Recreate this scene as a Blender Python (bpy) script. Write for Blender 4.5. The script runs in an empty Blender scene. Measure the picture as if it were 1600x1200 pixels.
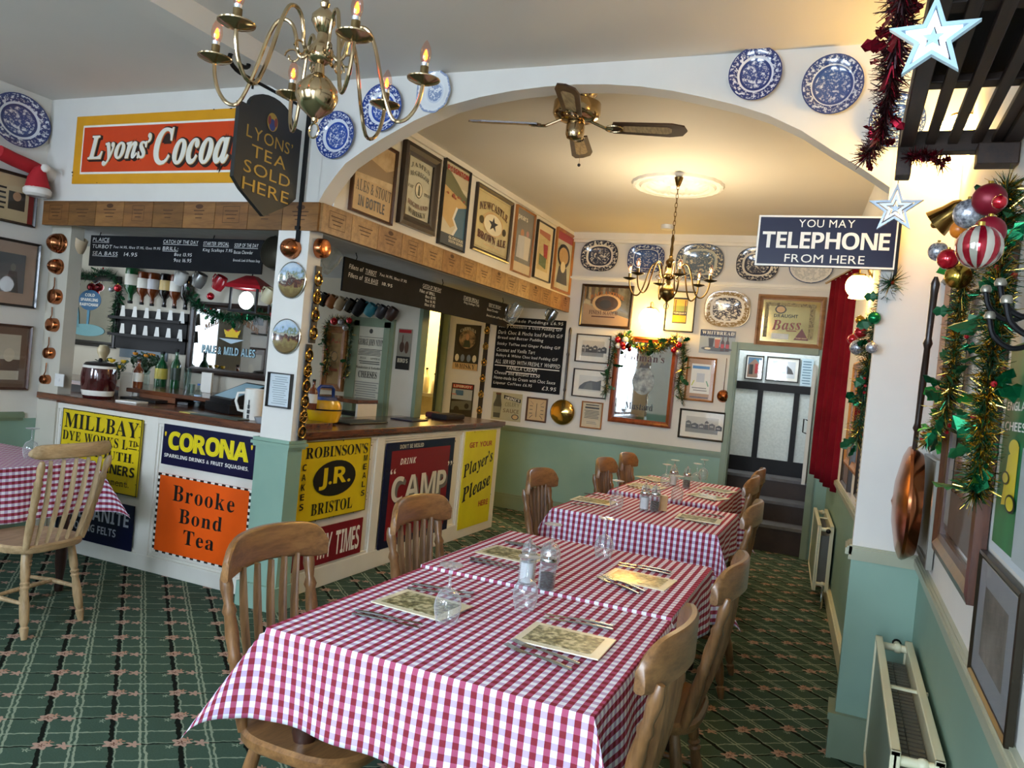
import bpy, math, random
import numpy as np
from mathutils import Vector, Matrix
C = bpy.context.scene
COL = C.collection
rnd = random.Random(7)
PI = math.pi
# ---------------------------------------------------------------- camera
FPX, EYE = 1222.87, 1.5
ROTV = np.array([-3.36345529e-03, 4.03369777e-01, 9.85600134e-02])
def rodr(r):
    th = np.linalg.norm(r); k = r / th
    K = np.array([[0, -k[2], k[1]], [k[2], 0, -k[0]], [-k[1], k[0], 0]])
    return np.eye(3) + math.sin(th) * K + (1 - math.cos(th)) * K @ K
RW = rodr(ROTV) @ np.array([[1, 0, 0], [0, 0, -1], [0, 1, 0]], float)
cam = bpy.data.objects.new('camera', bpy.data.cameras.new('camera'))
COL.objects.link(cam)
rm = RW.T @ np.diag([1, -1, -1])
M4 = Matrix([list(rm[i]) + [0] for i in range(3)] + [[0, 0, 0, 1]])
cam.matrix_world = Matrix.Translation((0, 0, EYE)) @ M4
cam.data.sensor_width = 36; cam.data.sensor_fit = 'HORIZONTAL'
cam.data.lens = FPX * 36 / 1600; cam.data.clip_start = .05
C.camera = cam
# ---------------------------------------------------------------- view, world, daylight
vs = C.view_settings
vs.view_transform = 'Standard'; vs.look = 'None'; vs.exposure = .43; vs.gamma = 1; vs.use_curve_mapping = False
wd = bpy.data.worlds.new('sky'); C.world = wd; wd.use_nodes = True
bg = wd.node_tree.nodes['Background']; bg.inputs[0].default_value = (.80, .90, 1, 1); bg.inputs[1].default_value = 2.2
try: C.cycles.use_denoising = True; C.cycles.max_bounces = 10; C.cycles.transparent_max_bounces = 12; C.cycles.sample_clamp_indirect = 6; C.cycles.caustics_reflective = False; C.cycles.caustics_refractive = False
except Exception: pass
def area(name, loc, to, sx, sy, power, col):
    l = bpy.data.lights.new(name, 'AREA'); l.shape = 'RECTANGLE'; l.size = sx; l.size_y = sy; l.energy = power; l.color = col
    o = bpy.data.objects.new(name, l); COL.objects.link(o); o.location = loc
    o.rotation_euler = (Vector(to) - Vector(loc)).to_track_quat('-Z', 'Y').to_euler(); return o
def point(name, loc, power, col, r=.06):
    l = bpy.data.lights.new(name, 'POINT'); l.energy = power; l.color = col; l.shadow_soft_size = r
    o = bpy.data.objects.new(name, l); COL.objects.link(o); o.location = loc; return o
area('daylight_bay', (-2.0, -1.85, 2.3), (-2.0, 1.6, -.7), 1.5, 1.3, 225, (.66, .81, 1))
area('daylight_side', (-4.45, -1.85, 2.2), (-3.9, 2.2, -.2), .8, 1.3, 135, (.68, .82, 1))
area('daylight_door', (-.35, -1.85, 2.0), (.1, 2.8, .2), .9, 1.6, 125, (.72, .85, 1))
# ---------------------------------------------------------------- pixel -> room helpers (offline survey of the photograph)
def ray(u, v): return RW.T @ np.array([(u - 800) / FPX, (v - 600) / FPX, 1])
O3 = np.array([0, 0, EYE])
def W(u, v, P0, N):
    d = ray(u, v); N = np.array(N, float)
    return O3 + d * ((np.array(P0, float) - O3) @ N) / (d @ N)
PL = {'A': ((0, 3.62, 0), 0), 'BF': ((0, 3.715, 0), 0), 'BR': ((-2.985, 0, 0), 90), 'UR': ((-2.82, 0, 0), 90), 'LW': ((-5.12, 0, 0), 90),
      'BK': ((0, 7.9, 0), 0), 'WA': ((0, 4.62, 0), 0), 'WB': ((0, 6.0, 0), 0), 'RW': ((.34, 0, 0), -90), 'RB': ((.19, 3.72, 0), -86.26),
      'MF': ((0, 3.95, 0), 0), 'MR': ((-3.15, 0, 0), 90), 'HALL': ((0, 8.9, 0), 0), 'PF': ((0, 3.6, 0), 0), 'PR': ((-2.855, 0, 0), 90), 'FL': ((0, 0, 0), None)}
def plane(k):
    P0, rz = PL[k]
    a = math.radians(rz); ex = np.array([math.cos(a), math.sin(a), 0]); out = np.array([math.sin(a), -math.cos(a), 0])
    return np.array(P0, float), ex, out, a
def on(k, u, v):
    P0, ex, out, a = plane(k); return W(u, v, P0, out)
def off_(k, u, v, d):
    P0, ex, out, a = plane(k); return W(u, v, P0 + out * d, out)
def atz(u, v, z): return W(u, v, (0, 0, z), (0, 0, 1))
def R4(k, TL, TR, BR, BL):
    """centre (room), width, height and turn of an upright rectangle on plane k"""
    P0, ex, out, a = plane(k)
    q = [None if p is None else on(k, *p) for p in (TL, TR, BR, BL)]
    h = [None if p is None else (p @ ex, p[2]) for p in q]
    av = lambda i, j, c: np.mean([h[n][c] for n in (i, j) if h[n] is not None])
    x0, x1 = av(0, 3, 0), av(1, 2, 0); z1, z0 = av(0, 1, 1), av(3, 2, 1)
    base = P0 - ex * (P0 @ ex); base[2] = 0
    c = base + ex * (x0 + x1) / 2 + np.array([0, 0, (z0 + z1) / 2])
    return tuple(c), abs(x1 - x0), abs(z1 - z0), a
# ---------------------------------------------------------------- materials
def lin(h):
    if isinstance(h, str):
        h = h.lstrip('#'); c = [int(h[i:i + 2], 16) / 255 for i in (0, 2, 4)]
    else: c = list(h)
    return tuple((x / 12.92 if x <= .04045 else ((x + .055) / 1.055) ** 2.4) for x in c) + (1,)
MATS = {}
class NT:
    def __init__(s, name):
        s.m = bpy.data.materials.new(name); s.m.use_nodes = True; s.t = s.m.node_tree; s.b = s.t.nodes['Principled BSDF']
    def n(s, typ, **k):
        x = s.t.nodes.new(typ)
        for a, b in k.items(): setattr(x, a, b)
        return x
    def val(s, sock, v):
        if hasattr(v, 'is_output'): s.t.links.new(v, sock)
        else:
            if sock.type == 'RGBA' and not (isinstance(v, tuple) and len(v) == 4): v = lin(v)
            sock.default_value = v
    def math(s, op, a, b=0., c=None):
        x = s.n('ShaderNodeMath', operation=op); s.val(x.inputs[0], a); s.val(x.inputs[1], b)
        if c is not None: s.val(x.inputs[2], c)
        return x.outputs[0]
    def mix(s, f, a, b):
        x = s.n('ShaderNodeMix', data_type='RGBA'); s.val(x.inputs[0], f); s.val(x.inputs[6], a); s.val(x.inputs[7], b); return x.outputs[2]
    def coord(s, which='Object', scale=(1, 1, 1), rot=(0, 0, 0), loc=(0, 0, 0)):
        c = s.n('ShaderNodeTexCoord'); mp = s.n('ShaderNodeMapping'); mp.inputs[3].default_value = scale; mp.inputs[2].default_value = rot; mp.inputs[1].default_value = loc
        s.t.links.new(c.outputs[which], mp.inputs[0]); return mp.outputs[0]
    def xyz(s, v):
        x = s.n('ShaderNodeSeparateXYZ'); s.t.links.new(v, x.inputs[0]); return x.outputs
    def noise(s, v, scale=5, detail=3, rough=.5):
        x = s.n('ShaderNodeTexNoise'); s.t.links.new(v, x.inputs[0]); x.inputs['Scale'].default_value = scale; x.inputs['Detail'].default_value = detail; x.inputs['Roughness'].default_value = rough; return x.outputs[0]
    def ramp(s, f, stops, interp='LINEAR'):
        x = s.n('ShaderNodeValToRGB'); x.color_ramp.interpolation = interp; e = x.color_ramp.elements
        while len(e) < len(stops): e.new(.5)
        for i, (p, c) in enumerate(stops): e[i].position = p; e[i].color = c if isinstance(c, tuple) and len(c) == 4 else lin(c)
        s.val(x.inputs[0], f); return x.outputs[0]
    def bump(s, h, strength=.2, dist=.01):
        x = s.n('ShaderNodeBump'); x.inputs[0].default_value = strength; x.inputs[1].default_value = dist
        s.val(x.inputs['Height'], h); s.t.links.new(x.outputs[0], s.b.inputs['Normal'])
    def set(s, **k):
        for a, v in k.items():
            a = {'col': 'Base Color', 'rough': 'Roughness', 'metal': 'Metallic', 'trans': 'Transmission Weight', 'coat': 'Coat Weight', 'spec': 'Specular IOR Level', 'ecol': 'Emission Color', 'estr': 'Emission Strength', 'alpha': 'Alpha', 'ior': 'IOR', 'sheen': 'Sheen Weight'}.get(a, a)
            s.val(s.b.inputs[a], v)
        return s
def mat(name, col, rough=.5, metal=0., var=.06, scale=14, **k):
    """painted / plain surface with a little procedural unevenness"""
    if name in MATS: return MATS[name]
    x = NT(name); c = lin(col)
    nz = x.noise(x.coord('Object'), scale, 3)
    dk = tuple(v * (1 - var) for v in c[:3]) + (1,); lt = tuple(min(1, v * (1 + var)) for v in c[:3]) + (1,)
    x.set(col=x.ramp(nz, [(.3, dk), (.7, lt)]), rough=rough, metal=metal, **k)
    MATS[name] = x.m; return x.m
def wood(name, c1, c2, rough=.35, axis='Z', scale=9, stretch=9, coat=.25):
    if name in MATS: return MATS[name]
    x = NT(name); s = [stretch] * 3; s['XYZ'.index(axis)] = 1
    v = x.coord('Object', tuple(s)); a = x.noise(v, scale * .5, 5, .6); b = x.noise(v, scale * 3, 2)
    f = x.math('ADD', x.math('MULTIPLY', a, .75), x.math('MULTIPLY', b, .25))
    x.set(col=x.ramp(f, [(.35, c1), (.62, c2)]), rough=rough, coat=coat); x.b.inputs['Coat Roughness'].default_value = .25
    MATS[name] = x.m; return x.m
def noisemat(name, stops, scale=8, detail=4, rough=.5, interp='LINEAR', stretch=(1, 1, 1), metal=0., bump=0, **k):
    """printed or mottled surface: noise through a colour ramp"""
    if name in MATS: return MATS[name]
    x = NT(name); nz = x.noise(x.coord('Object', stretch), scale, detail, .6)
    x.set(col=x.ramp(nz, stops, interp), rough=rough, metal=metal, **k)
    if bump: x.bump(nz, bump)
    MATS[name] = x.m; return x.m
def glow(name, col, strength):
    if name in MATS: return MATS[name]
    x = NT(name); x.set(col=col, ecol=col, estr=strength, rough=.4); MATS[name] = x.m; return x.m
def thin_glass(name='thin_glass', col='#f2f6f6', k=.12, edge=0.):
    """clear sheet or thin blown wall: see-through with a Fresnel sheen; edge paints the rims white"""
    if name in MATS: return MATS[name]
    x = NT(name); out = x.t.nodes['Material Output']; tr = x.n('ShaderNodeBsdfTransparent'); tr.inputs[0].default_value = lin(col)
    gl = x.n('ShaderNodeBsdfGlossy'); gl.inputs[1].default_value = .03
    df = x.n('ShaderNodeBsdfDiffuse'); df.inputs[0].default_value = (.85, .88, .9, 1); m2 = x.n('ShaderNodeMixShader'); m2.inputs[0].default_value = edge  # white diffuse stands in for bright light refracted at glass rims
    lw = x.n('ShaderNodeLayerWeight'); lw.inputs[0].default_value = k; mx = x.n('ShaderNodeMixShader')
    f = x.math('MULTIPLY_ADD', x.math('POWER', lw.outputs[1], 1.7), 1.0 if edge else .75, .13 if edge else .05)
    x.t.links.new(gl.outputs[0], m2.inputs[1]); x.t.links.new(df.outputs[0], m2.inputs[2])
    x.t.links.new(f, mx.inputs[0]); x.t.links.new(tr.outputs[0], mx.inputs[1]); x.t.links.new(m2.outputs[0], mx.inputs[2]); x.t.links.new(mx.outputs[0], out.inputs[0])
    MATS[name] = x.m; return x.m
# ---------------------------------------------------------------- lettering
STY = {'serif': (0x1D400, 0x1D41A, 0x1D7CE), 'bold': (0x1D5D4, 0x1D5EE, 0x1D7EC), 'script': (0x1D4D0, 0x1D4EA, None), 'mono': (0x1D670, 0x1D68A, 0x1D7F6), 'it': (0x1D63C, 0x1D656, None), 'sit': (0x1D468, 0x1D482, None)}
ALPH = 'ABCDEFGHIJKLMNOPQRSTUVWXYZabcdefghijklmnopqrstuvwxyz0123456789'
PUNC = "&.'\"“”,£-!:/"
GLY = {}
def load_style(sty, off, want):
    """glyph outlines as small meshes, fetched once per style and letter"""
    out = GLY.setdefault((sty, off), {}); chars = sorted({c for c in want if c != ' ' and c not in out})
    if not chars: return out
    cu = bpy.data.curves.new('lettering', 'FONT'); o = bpy.data.objects.new('lettering', cu); lines = []
    for c in chars:
        g = c
        if sty in STY and c in ALPH:
            A, a, d = STY[sty]
            if c.isupper(): g = chr(A + ord(c) - 65)
            elif c.islower(): g = chr(a + ord(c) - 97)
            elif d: g = chr(d + ord(c) - 48)
        lines.append(g)
    cu.body = '\n'.join(lines); cu.space_line = 3; cu.offset = off; cu.resolution_u = 3
    me = bpy.data.meshes.new_from_object(o); V = np.array([v.co[:2] for v in me.vertices]); step = 3.0
    li = np.round((.35 - V[:, 1]) / step).astype(int); byl = {}
    for f in (list(p.vertices) for p in me.polygons): byl.setdefault(li[f[0]], []).append(f)
    for i, c in enumerate(chars):
        F = byl.get(i, []); idx = sorted({a for f in F for a in f}); mp = {a: n for n, a in enumerate(idx)}
        out[c] = (V[idx] + np.array([0, i * step]), [[mp[a] for a in f] for f in F]) if idx else None
    bpy.data.objects.remove(o); bpy.data.curves.remove(cu); bpy.data.meshes.remove(me)
    return out
def layout(s, sty, off=0., gap=.09):
    base = load_style(sty, 0., s); g = load_style(sty, off, s) if off else base; x = 0; vs_, fs_ = [], []; bb = [9e9, -9e9, 9e9, -9e9]
    for c in s:
        if c == ' ': x += .34; continue
        if base.get(c) is None: continue
        P0 = base[c][0]; x0, x1 = P0[:, 0].min(), P0[:, 0].max()
        P, F = g[c]; n = sum(len(a) for a in vs_)
        Q = P + np.array([x - x0, 0]); vs_.append(Q); fs_ += [[a + n for a in f] for f in F]
        bb = [min(bb[0], x), max(bb[1], x + x1 - x0), min(bb[2], P0[:, 1].min()), max(bb[3], P0[:, 1].max())]
        x += x1 - x0 + gap
    return np.vstack(vs_), fs_, bb
# ---------------------------------------------------------------- mesh builder
class MB:
    def __init__(s): s.v = []; s.f = []; s.m = []; s.s = []; s.mats = []; s.uv = {}
    def mi(s, m):
        if m not in s.mats: s.mats.append(m)
        return s.mats.index(m)
    def add(s, vs_, fs_, m, smooth=False, T=None, uv=None):
        n = len(s.v); i = s.mi(m)
        if T is not None: vs_ = [tuple(T @ Vector(v)) for v in vs_]
        s.v += [tuple(map(float, v)) for v in vs_]
        for k, f in enumerate(fs_):
            s.f.append([a + n for a in f]); s.m.append(i); s.s.append(smooth)
        if uv is not None:
            for k, u in enumerate(uv): s.uv[n + k] = u
        return s
    def box(s, c, d, m, T=None, rz=0.):
        x, y, z = [a / 2 for a in d]; vs_ = [(a * x, b * y, e * z) for a in (-1, 1) for b in (-1, 1) for e in (-1, 1)]
        fs_ = [(0, 1, 3, 2), (4, 6, 7, 5), (0, 4, 5, 1), (2, 3, 7, 6), (0, 2, 6, 4), (1, 5, 7, 3)]
        t = Matrix.Translation(c) @ Matrix.Rotation(rz, 4, 'Z')
        return s.add(vs_, fs_, m, False, (T @ t) if T is not None else t)
    def span(s, lo, hi, m): return s.box([(a + b) / 2 for a, b in zip(lo, hi)], [abs(b - a) for a, b in zip(lo, hi)], m)
    def lathe(s, prof, m, seg=16, T=None, smooth=True, sx=1., sy=1.):
        vs_, fs_ = [], []
        for r, z in prof: vs_ += [(max(r, 1e-5) * sx * math.cos(2 * PI * k / seg), max(r, 1e-5) * sy * math.sin(2 * PI * k / seg), z) for k in range(seg)]
        for i in range(len(prof) - 1):
            for k in range(seg):
                a, b = i * seg + k, i * seg + (k + 1) % seg; fs_.append((a, b, b + seg, a + seg))
        return s.add(vs_, fs_, m, smooth, T)
    def cyl(s, p0, p1, r0, m, r1=None, seg=12, smooth=True): return s.tube([p0, p1], [r0, r0 if r1 is None else r1], m, seg, smooth=smooth)
    def tube(s, pts, r, m, seg=8, closed=False, smooth=True, flat=1.):
        P = [Vector(p) for p in pts]; n = len(P); R = r if isinstance(r, (list, tuple)) else [r] * n
        vs_, fs_ = [], []; up = None
        for i in range(n):
            if closed: t = P[(i + 1) % n] - P[i - 1]
            else: t = P[min(i + 1, n - 1)] - P[max(i - 1, 0)]
            t = t.normalized() if t.length > 1e-9 else Vector((0, 0, 1))
            if up is None: up = Vector((0, 0, 1)) if abs(t.z) < .9 else Vector((1, 0, 0))
            a = t.cross(up); a = a.normalized() if a.length > 1e-6 else t.orthogonal().normalized()
            b = a.cross(t).normalized(); up = b
            for k in range(seg):
                q = 2 * PI * k / seg; vs_.append(tuple(P[i] + a * math.cos(q) * R[i] + b * math.sin(q) * R[i] * flat))
        for i in range(n if closed else n - 1):
            for k in range(seg):
                j = ((i + 1) % n) * seg; fs_.append((i * seg + k, i * seg + (k + 1) % seg, j + (k + 1) % seg, j + k))
        if not closed: fs_ += [tuple(range(seg - 1, -1, -1)), tuple(range((n - 1) * seg, n * seg))]
        return s.add(vs_, fs_, m, smooth)
    def ball(s, c, r, m, seg=14, sc=(1, 1, 1)):
        h = seg // 2; prof = [(math.sin(PI * i / h) * r, -math.cos(PI * i / h) * r) for i in range(h + 1)]
        return s.lathe(prof, m, seg, Matrix.Translation(c) @ Matrix.Diagonal((*sc, 1)))
    def prism(s, poly, y0, y1, m, T=None):
        n = len(poly); vs_ = [(x, y0, z) for x, z in poly] + [(x, y1, z) for x, z in poly]
        fs_ = [tuple(range(n)), tuple(range(2 * n - 1, n - 1, -1))] + [(i, i + n, (i + 1) % n + n, (i + 1) % n) for i in range(n)]
        return s.add(vs_, fs_, m, False, T)
    def flat(s, poly, y, m): return s.add([(x, y, z) for x, z in poly], [tuple(range(len(poly)))], m)
    def rect(s, x0, x1, z0, z1, y, m): return s.flat([(x0, z0), (x1, z0), (x1, z1), (x0, z1)], y, m)
    def oval(s, x, z, a, b, y, m, n=28): return s.flat([(x + a * math.cos(2 * PI * k / n), z + b * math.sin(2 * PI * k / n)) for k in range(n)], y, m)
    def text(s, t, sty, x0, x1, z0, z1, y, m, off=0., shear=0., gap=.09, arc=0., keep=False, turn=0.):
        """lettering filling the box x0..x1, z0..z1; arc lifts the middle"""
        V, F, bb = layout(t, sty, off, gap); sx, sz = (x1 - x0) / (bb[1] - bb[0]), (z1 - z0) / (bb[3] - bb[2])
        if keep: sx = sz = min(sx, sz)
        cx = (bb[0] + bb[1]) / 2; X = (V[:, 0] - cx) * sx; Z = (V[:, 1] - bb[2]) * sz
        X = X + shear * Z; w = (x1 - x0) / 2
        Z = Z + arc * (1 - (X / w) ** 2)
        c, d = math.cos(turn), math.sin(turn)
        X, Z = X * c - Z * d, X * d + Z * c
        return s.add([((x0 + x1) / 2 + a, y, z0 + b) for a, b in zip(X, Z)], F, m)
    def obj(s, name, parent=None, loc=None, rz=0., bevel=0., subd=0):
        me = bpy.data.meshes.new(name); me.from_pydata(s.v, [], s.f)
        for m in s.mats: me.materials.append(m)
        me.polygons.foreach_set('material_index', s.m); me.polygons.foreach_set('use_smooth', s.s)
        if s.uv:
            ul = me.uv_layers.new(name='UVMap')
            for l in me.loops: ul.data[l.index].uv = s.uv.get(l.vertex_index, (0, 0))
        me.update()
        if any(s.s):
            try: me.set_sharp_from_angle(angle=.7)
            except Exception: pass
        o = bpy.data.objects.new(name, me); COL.objects.link(o)
        if loc is not None: o.location = loc
        o.rotation_euler = (0, 0, rz)
        if parent: o.parent = parent
        if bevel:
            b = o.modifiers.new('edge', 'BEVEL'); b.width = bevel; b.segments = 2; b.limit_method = 'ANGLE'
        if subd:
            b = o.modifiers.new('round', 'SUBSURF'); b.levels = b.render_levels = subd
        return o
def tag(o, label, cat, group=None, kind=None):
    o['label'] = label; o['category'] = cat
    if group: o['group'] = group
    if kind: o['kind'] = kind
    return o
def thing(name, label, cat, loc=(0, 0, 0), rz=0., group=None):
    o = bpy.data.objects.new(name, None); COL.objects.link(o); o.location = tuple(loc); o.rotation_euler = (0, 0, rz); o.empty_display_size = .1
    return tag(o, label, cat, group)
def struct(name, mb, label=None, **k):
    o = mb.obj(name, **k); o['kind'] = 'structure'
    if label: o['label'] = label
    return o
def copy_tree(o, parent=None):
    c = o.copy(); COL.objects.link(c)
    if parent: c.parent = parent
    for ch in list(o.children): copy_tree(ch, c)
    return c
def place(o, loc, rz=0., label=None):
    o.location = tuple(loc); o.rotation_euler = (0, 0, rz)
    if label: o['label'] = label
    return o
# ================================================================ SETTING
H = 3.03
white = noisemat('wall_paint_white', [(.3, '#dbd7cf'), (.7, '#e1ded6')], 3, 3, .65)
ceilw = noisemat('ceiling_paint', [(.3, '#d3cec5'), (.7, '#d9d4cb')], 1.2, 2, .7)
cream = noisemat('joinery_cream', [(.3, '#e0dcd0'), (.7, '#e7e3d8')], 5, 2, .4)
green = noisemat('dado_green', [(.3, '#7f9e8d'), (.7, '#88a795')], 2.5, 3, .45)
greend = noisemat('joinery_green', [(.3, '#76876f'), (.7, '#7f9079')], 4, 2, .4)
ivory = noisemat('ivory_gloss', [(.3, '#d6d2b0'), (.7, '#dcd8b8')], 5, 2, .3)
railp = noisemat('rail_paint', [(.3, '#a4a68e'), (.7, '#adaf98')], 4, 2, .28)
black = mat('black_paint', '#0d0d10', .5, spec=.25)
def carpet_mat():
    x = NT('carpet_trellis'); q = x.xyz(x.coord('Object')); wob = x.noise(x.coord('Object'), 26, 2)
    lc = lambda m0, m1, c0: x.math('ADD', x.math('MULTIPLY', q[0], m0), x.math('MULTIPLY_ADD', q[1], m1, c0))
    w1 = x.math('MULTIPLY', x.math('SUBTRACT', wob, .5), .10); X = x.math('ADD', lc(2.8716, 3.2378, 0.9569), w1); Y = x.math('SUBTRACT', lc(-2.7560, 3.6040, -16.9587), w1)
    cell = lambda a, o: x.math('SUBTRACT', x.math('FRACT', x.math('ADD', a, .5 - o)), .5)
    line = lambda a, o, w: x.math('LESS_THAN', x.math('ABSOLUTE', cell(a, o)), w)
    def blob(cx, cy, rr):
        a, b = cell(X, cx), cell(Y, cy)
        d = x.math('SQRT', x.math('ADD', x.math('MULTIPLY', a, a), x.math('MULTIPLY', b, b)))
        ang = x.math('ARCTAN2', a, b); pet = x.math('MULTIPLY_ADD', x.math('SINE', x.math('MULTIPLY', ang, 5)), .035, rr)
        return x.math('LESS_THAN', d, pet)
    fuzz = x.noise(x.coord('Object'), 160, 2)
    col = x.mix(fuzz, '#33463a', '#465b4d')
    lt = '#8a957f'; bk = '#10140f'; pk = '#a58878'
    for o, a in ((.42, X), (.50, X), (.46, Y)): col = x.mix(x.math('MULTIPLY', line(a, o, .018), .85), col, lt)
    col = x.mix(line(Y, .0, .016), col, bk); col = x.mix(x.math('MULTIPLY', line(Y, .04, .01), .7), col, lt)
    col = x.mix(line(X, .0, .036), col, bk); col = x.mix(x.math('MULTIPLY', line(X, .06, .012), .75), col, lt)
    col = x.mix(blob(.02, .03, .125), col, pk); col = x.mix(blob(.32, .0, .085), col, pk); col = x.mix(blob(.12, .13, .045), col, '#a97f68')
    col = x.mix(blob(.02, .03, .03), col, '#5a3a2c'); col = x.mix(blob(-.16, -.12, .03), col, lt)
    x.set(col=col, rough=.95, spec=.1); x.bump(fuzz, .25, .004)
    return x.m
m = MB(); m.span((-6.8, -1.4, -.1), (.6, 10.2, 0), carpet_mat()); struct('floor', m)
m = MB(); m.span((-6.8, -1.4, H), (.6, 10.2, H + .1), ceilw); struct('ceiling', m)
m = MB(); m.span((-3.03, -1.3, 2.92), (-2.87, 3.62, H), ceilw); struct('trim_1', m)          # boxed ceiling beam
def wallbox(mb, lo, hi, zd=.86):
    """wall slab: green dado below zd, white above"""
    if lo[2] < zd < hi[2]:
        mb.span(lo, (hi[0], hi[1], zd), green); mb.span((lo[0], lo[1], zd), hi, white)
    else: mb.span(lo, hi, green if hi[2] <= zd else white)
m = MB(); wallbox(m, (-5.22, -1.3, 0), (-5.12, 3.72, H)); struct('wall_left', m)
m = MB(); wallbox(m, (.345, -1.3, 0), (.455, 3.9, H)); struct('wall_right', m)
# rear right wall runs a little askew
m = MB()
for z0, z1, q in ((0, .86, green), (.86, H, white)): m.add([(x, y, z) for z in (z0, z1) for x, y in ((.19, 3.70), (.30, 3.70), (.02, 8.0), (-.09, 8.0))], [(0, 3, 2, 1), (4, 5, 6, 7), (0, 1, 5, 4), (1, 2, 6, 5), (2, 3, 7, 6), (3, 0, 4, 7)], q)
struct('wall_right_rear', m)
# front wall with three glazed openings behind the viewer
m = MB(); ops = [(-4.88, -4.05, .75, 2.45), (-2.75, -1.25, .8, 2.5), (-.8, .1, .1, 2.3)]; xs = -5.12
for x0, x1, z0, z1 in ops:
    wallbox(m, (xs, -1.4, 0), (x0, -1.3, H)); wallbox(m, (x0, -1.4, 0), (x1, -1.3, z0)); wallbox(m, (x0, -1.4, z1), (x1, -1.3, H)); xs = x1
wallbox(m, (xs, -1.4, 0), (.345, -1.3, H)); struct('wall_front', m)
def lace_mat():
    x = NT('lace_curtain'); out = x.t.nodes['Material Output']; tr = x.n('ShaderNodeBsdfTransparent'); tl = x.n('ShaderNodeBsdfTranslucent'); tl.inputs[0].default_value = (.9, .93, .97, 1)
    f = x.ramp(x.noise(x.coord('Object', (1, 1, .35)), 34, 3), [(.4, (.12, .12, .12, 1)), (.6, (.5, .5, .5, 1))]); mx = x.n('ShaderNodeMixShader')
    x.t.links.new(f, mx.inputs[0]); x.t.links.new(tr.outputs[0], mx.inputs[1]); x.t.links.new(tl.outputs[0], mx.inputs[2]); x.t.links.new(mx.outputs[0], out.inputs[0]); return x.m
lace = lace_mat()
for i, (x0, x1, z0, z1) in enumerate(ops):
    m = MB(); t = .06
    for a, b in (((x0, z0), (x1, z0 + t)), ((x0, z1 - t), (x1, z1)), ((x0, z0), (x0 + t, z1)), ((x1 - t, z0), (x1, z1)), (((x0 + x1) / 2 - .02, z0), ((x0 + x1) / 2 + .02, z1)), ((x0, z0 * .4 + z1 * .6), (x1, z0 * .4 + z1 * .6 + .04))):
        m.span((a[0], -1.38, a[1]), (b[0], -1.32, b[1]), cream)
    f = struct(('window_%d' if i < 2 else 'door_%d') % (i + 1), m)
    m = MB(); n = 60
    P = [(x0 + t + (x1 - x0 - 2 * t) * k / n, -1.29 + .012 * math.sin(k * 1.1)) for k in range(n + 1)]
    m.add([(x, y, z) for z in (z0 + .05, z1 - .05) for x, y in P], [(k, k + 1, k + n + 2, k + n + 1) for k in range(n)], lace, True)
    o = m.obj('lace_curtain', f)
# wall over the bar front (carries the cocoa sign) and wall over the right run of the bar
m = MB(); m.span((-5.12, 3.62, 2.2), (-2.835, 3.74, H), white); struct('wall_bar_front', m)
m = MB(); m.span((-2.95, 3.74, 2.2), (-2.82, 7.9, H), white); struct('wall_bar_side', m)
# arch
AP = [(-2.84, 2.335), (-2.80, 2.41), (-2.74, 2.49), (-2.675, 2.564), (-2.56, 2.635), (-2.439, 2.70), (-2.26, 2.785), (-2.061, 2.857), (-1.88, 2.893), (-1.699, 2.916), (-1.52, 2.928), (-1.357, 2.93), (-1.2, 2.922), (-1.034, 2.903), (-.88, 2.875), (-.727, 2.836), (-.58, 2.795), (-.436, 2.743), (-.29, 2.67), (-.156, 2.58), (-.035, 2.504), (.085, 2.42)]
m = MB(); top = [(x, H) for x, z in AP]; n = len(AP)
V = [(x, y, z) for y in (3.62, 3.74) for x, z in AP] + [(x, y, z) for y in (3.62, 3.74) for x, z in top]
F = []
for k in range(n - 1):
    F += [(k, k + 1, 2 * n + k + 1, 2 * n + k), (n + k + 1, n + k, 3 * n + k, 3 * n + k + 1)]
m.add(V, F, white); m.add([(x, y, z) for y in (3.62, 3.74) for x, z in AP], [(k, n + k, n + k + 1, k + 1) for k in range(n - 1)], white, True)
wallbox(m, (.085, 3.64, 0), (.345, 3.80, H)); struct('wall_arch', m)
# corner pillar of the bar
m = MB(); m.span((-3.08, 3.60, .97), (-2.86, 3.72, 2.2), white); m.span((-3.10, 3.595, .14), (-2.868, 3.722, .93), green)
m.span((-3.135, 3.575, 0), (-2.855, 3.735, .14), green)
for z, e in ((.93, .012), (.945, .022), (.965, .014)): m.span((-3.10 - e, 3.595 - e, z), (-2.868 + e, 3.725 + e, z + .018), green)
struct('wall_pillar', m)
# back wall with the doorway to the stairs
DX0, DX1, DZ = -1.005, -.262, 1.925
m = MB(); wallbox(m, (-4.25, 7.9, 0), (DX0, 8.0, H)); wallbox(m, (DX1, 7.9, 0), (.1, 8.0, H)); m.span((DX0, 7.9, DZ), (DX1, 8.0, H), white); struct('wall_back', m)
def rail_run(mb, pts, prof, m_, out):
    """sweep a small stepped profile (offset, z0, z1) along a wall line"""
    for (a, b) in zip(pts[:-1], pts[1:]):
        a, b = np.array(a), np.array(b); d = b - a; L = np.linalg.norm(d); d = d / L; nrm = np.array([d[1], -d[0]]) * out
        for e, z0, z1 in prof:
            c = (a + b) / 2 + nrm * e / 2; T = Matrix.Translation((*c, (z0 + z1) / 2)) @ Matrix.Rotation(math.atan2(d[1], d[0]), 4, 'Z')
            mb.box((0, 0, 0), (L, e, z1 - z0), m_, T)
DADO = [(.012, .845, .905), (.026, .865, .893), (.020, .893, .900)]
SKIRT = [(.02, 0, .14), (.012, .14, .16)]
PR = [(.015, 2.53, 2.575), (.03, 2.545, 2.565)]
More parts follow.
